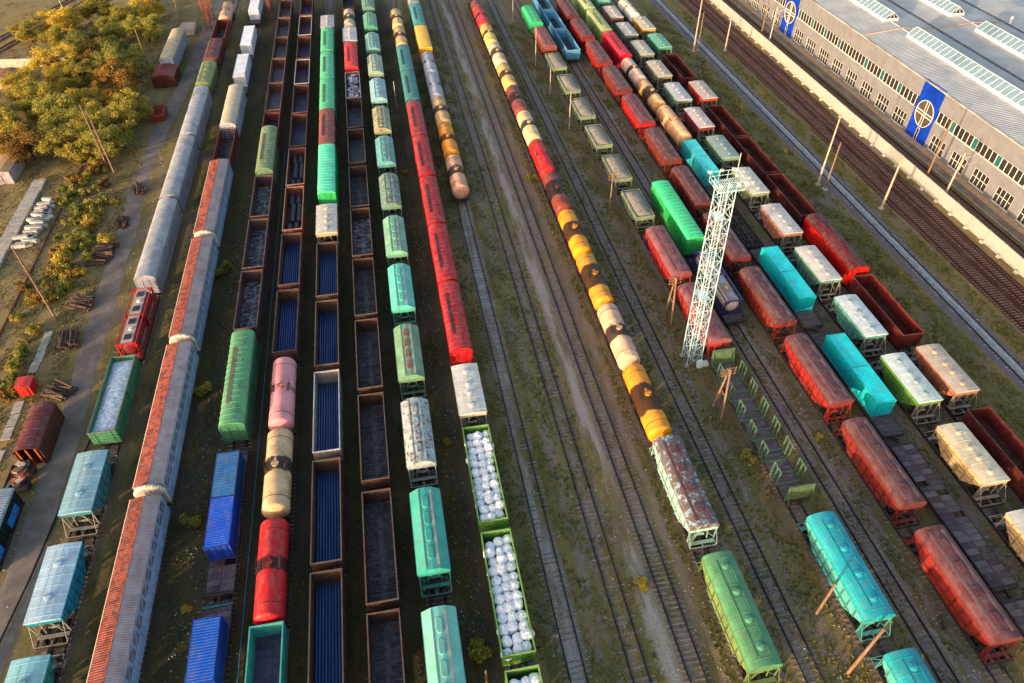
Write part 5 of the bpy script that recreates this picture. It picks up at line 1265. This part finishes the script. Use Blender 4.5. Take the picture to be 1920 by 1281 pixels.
# ------------------------------------------------------------------ the left-hand side
b = MB(); pts = [(-21.1, y_, .12) for y_ in range(18, 136, 6)]
for p, q in zip(pts, pts[1:]): b.cyl(p, q, .06, 6)
tag(link('ground_pipe', b.mesh('ground_pipe', m_simple('blue_pipe_paint', (.03, .16, .27), (.07, .28, .40), 2, .5, rand=False))), 'thin blue pipe laid along the ground beside the third row', 'pipe')
b = MB(); pts = [(-44.8, 30, .16), (-44.4, 38.4, .16), (-43.5, 45, .16), (-42.5, 56, .16), (-41.4, 66, .16), (-41.2, 90, .16), (-41.1, 130, .16)]
for p, q in zip(pts, pts[1:]): b.beam(p, q, .12, .16)
tag(link('old_rail', b.mesh('old_rail', RAILM)), 'old dark rail along the edge of the left road', 'rail')
b = MB().box(-59.2, -59.02, 82, 134, .02, .2); tag(link('old_rail', b.mesh('old_rail', m_simple('red_rust', (.10, .028, .02), (.17, .05, .034), 2, .8, rand=False))), 'rust red rail lying left of the shrubs', 'rail')
ang = -math.atan2(13, 34.8)
for (x, y), d in (((-93.5, 212), 'left'), ((-88.0, 212), 'right')):
    t = thing('railway_track', '%s of two diverging tracks at the top left' % d, 'railway track', 'tracks of the freight yard', (x, y, 0), ang)
    for s in (-1, 1): link('rail', MB().box(-.04, .04, -45, 45, .05, .2).mesh('rail', RAILM), t, loc=(s * .79, 0, 0))
    m = MB()
    for i in range(150): m.box(-1.3, 1.3, -44.5 + i * .6 - .12, -44.5 + i * .6 + .12, -.05, .05)
    link('sleepers', m.mesh('sleepers', SLEEPR), t, kind='stuff')
    o = strip('ballast', -1.9, 1.9, -45, 45, BALL, rgb(92, 62, 48, 1), .03); o.location = (x, y, 0); o.rotation_euler = (0, 0, ang)
# silver carriage body, sheds, skip, pallet box
t = thing('carriage_body', 'old silver carriage with sandy roof parked beside the trees', 'carriage', None, (-48.7, 182.2, 0))
for s in boxcar(18.0, 18.9, 'silver'): put(s, t, dict(body=C(168, 172, 200, .2), roof=C(206, 182, 150, .2)))
def shed(x, y, sx, sy, h, rh, wall, roof, label, name='shed', rz=0, door=None):
    t = thing(name, label, 'shed', None, (x, y, 0), rz)
    link('wall', MB().box(-sx, sx, -sy, sy, 0, h).mesh('wall', PAINT), t, wall)
    r = MB().prism_y([(-sx - .15, h), (sx + .15, h), (sx * .3, h + rh), (-sx * .3, h + rh)], -sy - .12, sy + .12)
    for i in range(int(sy * 4)): r.box(-sx * .3, sx * .3, -sy + i * .5, -sy + i * .5 + .06, h + rh, h + rh + .04)
    link('roof', r.mesh('roof', PAINT), t, roof)
    d = link('door', MB().box(-.45, .45, -.05, .03, .1, min(1.9, h - .15)).mesh('door', PAINT), t, door or dim(wall, .7), (0, -sy - .03, 0)); link('handle', MB().box(.3, .36, -.1, -.05, .9, 1.1).mesh('handle', DARK), d)
    return t
shed(-49.0, 170.4, 2.4, 3.4, 2.5, .6, C(96, 42, 30, .5), C(128, 48, 34, .4), 'rust brown shed in front of the silver carriage')
shed(-84.8, 176.5, 1.7, 3.0, 2.2, .3, C(176, 150, 120, .2), C(140, 90, 66, .4), 'small pale hut below the long wall at top left')
shed(-72.0, 133.0, 2.0, 3.4, 2.5, .2, C(168, 160, 168, .2), C(190, 150, 110, .3), 'small grey hut at the left edge below the trees')
t = shed(-51.6, 73.4, .85, .9, 1.75, .08, C(196, 34, 30, .2), C(206, 44, 38, .15), 'small bright red cabinet beside the log piles', 'cabinet'); t['category'] = 'cabinet'
t = thing('skip', 'orange rusty skip at the roadside below the trees', 'skip', None, (-47.8, 152.0, 0))
sk = MB(); pr = [(-2.6, 1.6), (-1.9, .2), (1.9, .2), (2.6, 1.6)]
for s in (-1, 1): sk.prism_x(pr, s * 1.3 - .05, s * 1.3 + .05)
sk.add([(-1.3, -2.6, 1.6), (1.3, -2.6, 1.6), (1.3, -1.9, .2), (-1.3, -1.9, .2), (1.3, 1.9, .2), (-1.3, 1.9, .2), (1.3, 2.6, 1.6), (-1.3, 2.6, 1.6)], [(0, 1, 2, 3), (3, 2, 4, 5), (5, 4, 6, 7)])
link('bin', sk.mesh('bin', PAINT), t, C(178, 74, 40, .4)); rm = MB()
for s in (-1, 1): rm.box(s * 1.3 - .1, s * 1.3 + .1, -2.65, 2.65, 1.56, 1.68); rm.box(-1.3, 1.3, s * 2.6 - .1, s * 2.6 + .1, 1.562, 1.678)
link('rim', rm.mesh('rim', PAINT), t, C(160, 60, 34, .4))
t = thing('pallet_box', 'white slatted box beside the top left road', 'box', None, (-48.6, 201.0, 0))
for i in range(7): link('slat', MB().box(-1.7 + i * .5, -1.35 + i * .5, -2.6, 2.6, .1, 1.5).mesh('slat', PAINT), t, C(220, 210, 196, .1))
link('lid', MB().box(-1.8, 1.9, -2.7, 2.7, 1.52, 1.6).mesh('lid', PAINT), t, C(206, 176, 150, .3))
t = thing('boundary_wall', 'long pale concrete wall at the left below the far tracks', 'wall', None, (-82, 185.5, 0), -.12)
for i in range(6): link('wall_panel', MB().box(-1.28, 1.28, -.15, .15, 0, 2.0).mesh('wall_panel', CONC), t, None, (-6.5 + i * 2.6, 0, 0))
# platform of concrete slabs, white beams, log piles
t = thing('platform', 'raised strip of broken concrete slabs at the far left', 'platform', None, (-65.4, 0, 0))
for i in range(22):
    o = link('slab', MB().box(-1.1, 1.1, -.68, .68, 0, .45).mesh('slab', CONC), t, None, (random.gauss(0, .06), 99 + i * 1.42, random.uniform(-.06, .02))); o.rotation_euler = (random.gauss(0, .02), random.gauss(0, .02), random.gauss(0, .03))
BEAMW = m_simple('whitewashed_concrete', (.34, .32, .30), (.55, .51, .48), 2, .9)
for i in range(34):
    L = random.uniform(.6, 1.5); b = MB().box(-L, L, -.28, .28, 0, .5)
    o = link('concrete_block', b.mesh('concrete_block', BEAMW), None, None, (-61.7 + random.gauss(0, .55), 107.5 + i * .42 + random.gauss(0, .2), .03 + (.5 if i % 3 == 0 else 0)), random.gauss(0, .25))
    tag(o, 'whitewashed concrete block, %s from the near end of the dump by the platform' % nth(i), 'concrete block', 'concrete blocks by the platform')
SLB = MB().box(-.55, .55, -1.0, 1.0, -.02, .12).mesh('slab', CONC)
t = thing('slab_path', 'narrow path of concrete slabs past the red cabinet', 'path')
for y_ in (84.2, 82.1, 80.0, 77.9, 70.6, 68.4, 66.2, 62.5, 58): link('slab', SLB, t, None, (-52.2 + random.gauss(0, .08), y_, 0), random.gauss(0, .04))
logm = [MB().cyl((0, -1.6, 0), (0, 1.6, 0), r_, 8, r_ * .85).mesh('log', LOG) for r_ in (.11, .15, .19)]
def logs(x, y, rz, label, n=26, w_=1.3):
    t = thing('log_pile', label, 'log pile', 'log piles along the left road', (x, y, 0), rz)
    for i in range(n):
        o = link('log', random.choice(logm), t, None, (random.uniform(-w_, w_), random.gauss(0, .25), .12 + .75 * random.random() ** 1.6)); o.rotation_euler = (random.gauss(0, .06), 0, random.gauss(0, .16))
logs(-49.2, 90.6, 1.2, 'log pile beside the tall bare timber pole')
logs(-49.0, 82.6, .1, 'biggest dark log pile between pole and red cabinet', 36)
logs(-47.6, 72.3, 1.0, 'log pile beside the red cabinet and brown wagon body')
logs(-48.9, 101.6, 1.3, 'reddish log pile with a second pile behind it', 18)
logs(-48.6, 104.6, 1.3, 'reddish log pile, back one of the close pair', 18)
logs(-47.4, 112.0, .2, 'small dark log pile at the road edge by shrubs', 16, .9)
logs(-46.8, 122.5, .3, 'farthest log pile below the golden trees', 18, .9)
# brown wagon body with open end, scrap cart, dark cabin
t = thing('wagon_body', 'rusty brown wagon body with open end on the ground', 'wagon body', None, (-47.2, 64.0, 0))
pr = arc(2.9, 2.5, 3.3); b = MB()
for s in (-1, 1): b.box(s * 1.4 - .05, s * 1.4 + .05, -3.6, 3.6, .1, 2.52)
b.box(-1.4, 1.4, 3.5, 3.6, .1, 2.6); b.box(-1.4, 1.4, -3.6, 3.6, .05, .15)
for s in (-1, 1):
    for i in range(7): b.box(s * 1.42 - .05, s * 1.42 + .05, -3.5 + i * 1.17 - .06, -3.5 + i * 1.17 + .06, .1, 2.5)
link('body', b.mesh('body', PAINT), t, C(98, 46, 34, .6)); b = MB(); b.sweep(pr, ribs(3.75, 1.3)); b.prism_y([(x * .985, z - .03) for x, z in pr] + [(x * .96, z - .1) for x, z in reversed(pr)], -3.7, 3.7)
link('roof', b.mesh('roof', PAINT), t, C(112, 44, 44, .4))
for x in (-1.0, 0, 1.0): link('end_post', MB().box(x - .09, x + .09, -3.66, -3.5, .1, 2.9).mesh('end_post', PAINT), t, C(178, 92, 46, .4))
t = thing('scrap_trailer', 'low trailer heaped with odds and ends behind the brown wagon body', 'trailer', None, (-48.1, 58.2, 0))
b = MB().box(-1.3, 1.3, -2.0, 2.0, .6, .75); 
for s in (-1, 1): b.box(s * 1.3 - .04, s * 1.3 + .04, -2, 2, .75, 1.0)
link('bed', b.mesh('bed', PAINT), t, C(90, 50, 44, .5)); wm = MB().cyl((-.12, 0, 0), (.12, 0, 0), .42, 14).mesh('wheel', DARK)
for s in (-1, 1):
    for q in (-1.1, 1.1): link('wheel', wm, t, None, (s * 1.15, q, .42))
for i in range(16):
    a, c_ = random.uniform(.15, .5), random.uniform(.15, .6); o = link('scrap_piece', MB().box(-a, a, -c_, c_, 0, random.uniform(.05, .4)).mesh('scrap_piece', PAINT), t, random.choice([C(206, 196, 186), C(176, 88, 50, .4), C(70, 96, 92), C(150, 120, 96, .3), C(60, 60, 66)]), (random.uniform(-.9, .9), random.uniform(-1.7, 1.7), .78 + random.uniform(0, .3)), random.uniform(0, 3))
    o.rotation_euler = (random.gauss(0, .2), random.gauss(0, .2), random.uniform(0, 3))
t = thing('site_cabin', 'dark cabin with pale blue ribbed roof at the left edge', 'cabin', None, (-48.7, 50.6, 0))
b = MB().box(-1.6, 1.55, -4.6, 4.6, .3, 2.45)
for i in range(12): b.box(1.55, 1.6, -4.5 + i * .8, -4.4 + i * .8, .5, 2.4)
link('wall', b.mesh('wall', PAINT), t, C(26, 30, 38, .2)); b = MB().prism_y([(-1.7, 2.45), (1.7, 2.45), (1.65, 2.6), (0, 2.75), (-1.65, 2.6)], -4.7, 4.7)
for i in range(28): b.box(-1.6, 1.6, -4.65 + i * .333, -4.5 + i * .333, 2.6, 2.72 )
link('roof', b.mesh('roof', PAINT), t, C(150, 172, 186, .15))
for y_ in (2.0, -3.2): link('side_panel', MB().box(1.6, 1.7, y_ - 1.3, y_ + 1.3, .5, 1.5).mesh('side_panel', PAINT), t, C(40, 128, 206, .05))
link('skid', MB().box(-1.5, 1.75, -4.4, 4.4, .02, .3).mesh('skid', PAINT), t, C(66, 30, 42, .3))
b = MB().box(-1.5, 1.5, -.1, .1, 1.30, 1.45); tag(link('chock_bar', b.mesh('chock_bar', PAINT), None, C(20, 116, 124, .1), (X['C'], 37.3, .0)), 'teal bar laid across the end of a flat wagon', 'bar')

# ------------------------------------------------------------------ trees and shrubs
def leaf_mesh(name, mat, lobes, n, size, rng):
    """many leaf-sized quads spread through the crown's lobes"""
    lob = np.array([l[:3] for l in lobes]); rad = np.array([l[3] for l in lobes]); p = rad ** 2.2; p = p / p.sum()
    k = rng.choice(len(lobes), n, p=p); d = rng.normal(size=(n, 3)); d /= np.linalg.norm(d, axis=1)[:, None]
    r = rad[k] * (1 - .8 * rng.random(n) ** 2.0) * np.exp(.22 * rng.normal(size=n))
    c = lob[k] + d * r[:, None] * np.array([1, 1, .8]); c[:, 2] = np.maximum(c[:, 2], .05)
    a = rng.normal(size=(n, 3)); a /= np.linalg.norm(a, axis=1)[:, None]; b_ = np.cross(a, rng.normal(size=(n, 3))); b_ /= np.linalg.norm(b_, axis=1)[:, None]
    s = size * rng.uniform(.55, 1.35, n)[:, None]
    v = np.stack([c - a * s, c + b_ * s * .6, c + a * s, c - b_ * s * .6], 1).reshape(-1, 3)
    m = bpy.data.meshes.new(name); m.from_pydata(v.tolist(), [], np.arange(4 * n).reshape(n, 4).tolist()); m.materials.append(mat); m.update(); return m
def tree_var(seed, h, mat, n):
    rr = random.Random(seed); rng = np.random.default_rng(seed); lobes = []; tk = MB(); tk.cyl((0, 0, -.2), (.1, 0, h * .4), .22, 8, .15); tk.cyl((.1, 0, h * .4), (.0, .1, h * .8), .15, 8, .05)
    for i in range(38):
        a = rr.uniform(0, 6.28); q = rr.uniform(.05, .48) * h; z = h * rr.uniform(.2, .9); q *= 1.15 - .75 * abs(z / h - .55)
        e = (q * math.cos(a), q * math.sin(a), z); tk.cyl((.08, 0, h * rr.uniform(.25, .5)), e, .07, 5, .02); lobes.append(e + (rr.uniform(.06, .17) * h,))
    return leaf_mesh('crown', mat, lobes, n, .15, rng), tk.mesh('trunk', BARK)
TV = [tree_var(1, 8, LEAF, 17000), tree_var(2, 7, LEAF, 15000), tree_var(3, 7.5, LEAFG, 16000), tree_var(4, 7, LEAFO, 14000)]
def bush_var(seed, mat, n, sz=.13):
    rr = random.Random(seed); rng = np.random.default_rng(seed); lobes = []; tk = MB()
    for i in range(11):
        a = rr.uniform(0, 6.28); q = rr.uniform(0, .9); z = rr.uniform(.25, 1.25) - q * .35; e = (q * math.cos(a), q * math.sin(a), max(.2, z)); lobes.append(e + (rr.uniform(.26, .46),)); tk.cyl((0, 0, 0), e, .03, 5, .012)
    return leaf_mesh('foliage', mat, lobes, n, sz, rng), tk.mesh('stems', BARK)
BV = [bush_var(11, LEAFG, 1500), bush_var(12, LEAF, 1500), bush_var(13, LEAFO, 1300), bush_var(14, LEAFG, 1500)]
tr = [(-87, 202), (-72, 214), (-61.5, 184), (-58, 165), (-69.5, 154), (-79, 169), (-59.7, 147.3), (-77, 151), (-54.5, 143), (-74, 179), (-63, 204), (-69, 191), (-61.2, 137.5), (-68.8, 138), (-66, 171), (-56, 155), (-63.5, 158), (-73.5, 160), (-57.5, 196), (-78, 195), (-84, 158), (-65, 147), (-74, 144), (-56.5, 174), (-80, 206), (-66, 198), (-52.6, 150), (-61, 176), (-82, 146), (-55, 137), (-67, 182), (-71, 170), (-60, 212)]
DESC = ('golden', 'yellow', 'green', 'orange')
tr.sort(key=lambda q: q[1])
for i, (x, y) in enumerate(tr):
    k = random.Random(i).choices(range(4), (4, 4, 4, .7))[0]
    if (x, y) in ((-56, 155), (-58, 165)): k = 3
    t = thing('tree', '%s autumn tree, %s in the grove at upper left' % (DESC[k], ('%s nearest' % ORD[i]) if 0 < i < 17 else 'nearest' if i == 0 else ('%s farthest' % ORD[len(tr) - 1 - i]) if len(tr) - 1 - i else 'farthest'), 'tree', 'trees of the upper left grove', (x, y, 0), random.uniform(0, 6.28))
    s = random.uniform(.75, 1.1); t.scale = (s * 1.2, s * 1.2, s * random.uniform(.8, 1.0))
    link('crown', TV[k][0], t); link('trunk', TV[k][1], t)
def bush(x, y, s, k, label, grp='shrubs of the yard'):
    t = thing('shrub', label, 'shrub', grp, (x, y, 0), random.uniform(0, 6.28)); t.scale = (s, s, s * random.uniform(.85, 1.1))
    link('foliage', BV[k][0], t); link('stems', BV[k][1], t)
for x, y, s, k, d in ((-28.6, 68.8, 1.25, 1, 'round yellow green shrub beside the emerald green boxcar'), (-28.9, 94.8, 1.35, 0, 'dark green shrub beside the far rusty pitched roof wagon'), (1.75, 28.2, 1.3, 1, 'large yellowing shrub left of the nearest bag wagons'), (1.7, 54.2, .75, 1, 'small yellow shrub left of the white roofed hopper in row eight'),
        (1.5, 119.2, .7, 1, 'small yellow shrub beside the far red boxcars'), (24.3, 112.2, 1.0, 0, 'green shrub beside the bright red tank wagon'), (19.3, 32.3, .8, 1, 'small yellow shrub on the pale path between empty tracks'), (-27.6, 48.6, 1.0, 0, 'olive shrub beside the nearest long pitched roof wagon'),
        (-26.9, 38.2, .55, 1, 'tiny yellow shrub beside the lone blue container'), (52.3, 54.5, .9, 0, 'green shrub between brick red hopper and cyan containers'), (46.8, 46.5, .6, 1, 'small yellow shrub at the edge of the red hopper row'), (36.9, 45.2, .9, 0, 'green shrub left of the stake wagon')):
    bush(x, y, s, k, d)
rr = random.Random(5); nb = 0
BC = ('green', 'yellow', 'orange', 'olive green'); sb = []
for i in range(120):
    y = rr.uniform(72, 140) if i < 40 else rr.uniform(92, 138); x = -54.3 + rr.gauss(0, 1.9) - (2.2 if y > 120 else 0)
    if y < 84 and -53.6 < x < -50.5: continue
    sb.append((y, x, rr.uniform(.5, 1.35), rr.choices(range(4), (3, 3, 2.4, 2))[0]))
for i, (y, x, sc_, k) in enumerate(sorted(sb)): bush(x, y, sc_, k, '%s shrub, %s nearest on the overgrown bank along the left road' % (BC[k], nth(i)), 'shrubs of the left bank')
sb = sorted((rr.uniform(45, 170), rr.uniform(68.6, 75.4), rr.uniform(.3, .7), rr.choice((0, 3, 1))) for i in range(44))
for i, (y, x, sc_, k) in enumerate(sb): bush(x, y, sc_, k, 'low %s shrub, %s nearest in the grass strip right of the last wagons' % (BC[k], nth(i)), 'shrubs of the right grass strip')

# weeds and litter too many to count
def tufts(n, boxes, seed, size, mat, name, label):
    rng = np.random.default_rng(seed); ar = np.array([(b[1] - b[0]) * (b[3] - b[2]) * b[4] for b in boxes]); k = rng.choice(len(boxes), n, p=ar / ar.sum()); B = np.array(boxes)
    x = B[k, 0] + (B[k, 1] - B[k, 0]) * rng.random(n); y = B[k, 2] + (B[k, 3] - B[k, 2]) * rng.random(n)
    cl = np.sin(x * 1.3 + 2 * np.sin(y * .35)) + np.sin(y * .8 + 3 * np.sin(x * .5)); keep = cl + rng.normal(0, .8, n) > -.2; x, y = x[keep], y[keep]; m = len(x); V = []
    for j in range(3):
        a = rng.uniform(0, 6.28, m); s = size * rng.uniform(.5, 1.5, m); h_ = s * rng.uniform(.2, .6, m); dx, dy = np.cos(a) * s * .45, np.sin(a) * s * .45; lx, ly = rng.normal(0, .5, (2, m)) * s
        V.append(np.stack([np.stack([x - dx, y - dy, np.zeros(m)], 1), np.stack([x + dx, y + dy, np.zeros(m)], 1), np.stack([x + lx, y + ly, h_], 1)], 1))
    v = np.concatenate(V).reshape(-1, 3); ms = bpy.data.meshes.new(name); ms.from_pydata(v.tolist(), [], np.arange(len(v)).reshape(-1, 3).tolist()); ms.materials.append(mat); ms.update()
    o = link(name, ms, kind='stuff'); o['label'] = label; return o
mid = [(X[k] + 1.2, X[k + 1 if False else k] + 1.2, 0, 0, 0) for k in 'A'][:0]
gaps = [(7.3, 9.4, 12, 180, 1), (12.0, 15.0, 12, 190, 1), (17.6, 18.4, 12, 190, .5), (24.2, 25.2, 12, 180, 1), (28.6, 30.9, 12, 190, 1), (33.8, 37.4, 12, 190, 1.1), (41.4, 43.2, 12, 180, .7), (46.2, 47.8, 12, 180, 1.2), (51.6, 53.4, 12, 170, .8), (57, 58.6, 12, 170, .8), (62, 64, 12, 170, .7), (67.8, 76.2, 25, 190, 1.2), (80.8, 83.6, 40, 190, 1.3),
        (15.4, 17.2, 12, 120, .4), (20.7, 22.4, 12, 70, .3), (31.4, 33.2, 12, 120, .6), (43.8, 45.4, 12, 66, .6)]
tufts(60000, gaps, 3, .3, WEED, 'grass', 'low yellow green weeds between the tracks')
tufts(16000, [(-36.4, -33.6, 25, 190, .7), (-29.4, -25.4, 25, 190, .9), (-21.4, -20.0, 25, 190, .5), (-15.8, -14.4, 25, 190, .4), (-10.2, -8.8, 25, 190, .4), (-4.9, -3.6, 25, 190, .5), (.4, 3.0, 15, 190, .9)], 4, .2, WEED, 'grass', 'sparse weeds between the left wagon rows')
tufts(30000, [(-60, -48, 60, 140, 1.2), (-75, -60, 60, 140, .5), (-95, -50, 130, 225, .5), (-41, -40.4, 30, 190, 1.5)], 6, .3, m_leaf('dry_grass', (.16, .13, .04), (.28, .20, .06), (.38, .27, .08)), 'grass', 'dry grass of the left bank')
def litter(n, boxes, seed):
    rng = np.random.default_rng(seed); b = MB()
    for i in range(n):
        q = boxes[rng.integers(len(boxes))]; x = rng.uniform(q[0], q[1]); y = rng.uniform(q[2], q[3]); s = rng.uniform(.03, .1)
        b.add([(x - s, y - s * .7, .0), (x + s, y - s, .0), (x + s * .8, y + s, .0), (x - s * .7, y + s, .0), (x, y, s * 1.3)], [(0, 1, 4), (1, 2, 4), (2, 3, 4), (3, 0, 4)])
    o = link('stones', b.mesh('stones', m_simple('pale_stones', (.24, .20, .18), (.50, .45, .41), .7, .9, rand=False)), kind='stuff'); o['label'] = 'loose pale stones scattered along the tracks'
litter(5200, [(X['I'] - 1.8, X['I'] + 1.8, 14, 105), (14.5, 18, 14, 150), (17.8, 20.5, 14, 180), (23, 25, 14, 150), (30, 38, 14, 150), (43, 46.5, 14, 66), (46, 48, 14, 120), (56.8, 58.6, 14, 110), (76, 81.3, 40, 170), (83, 92.6, 50, 170), (-28, -25, 25, 120), (.5, 3, 20, 160), (-47, -41.5, 40, 190)], 9)
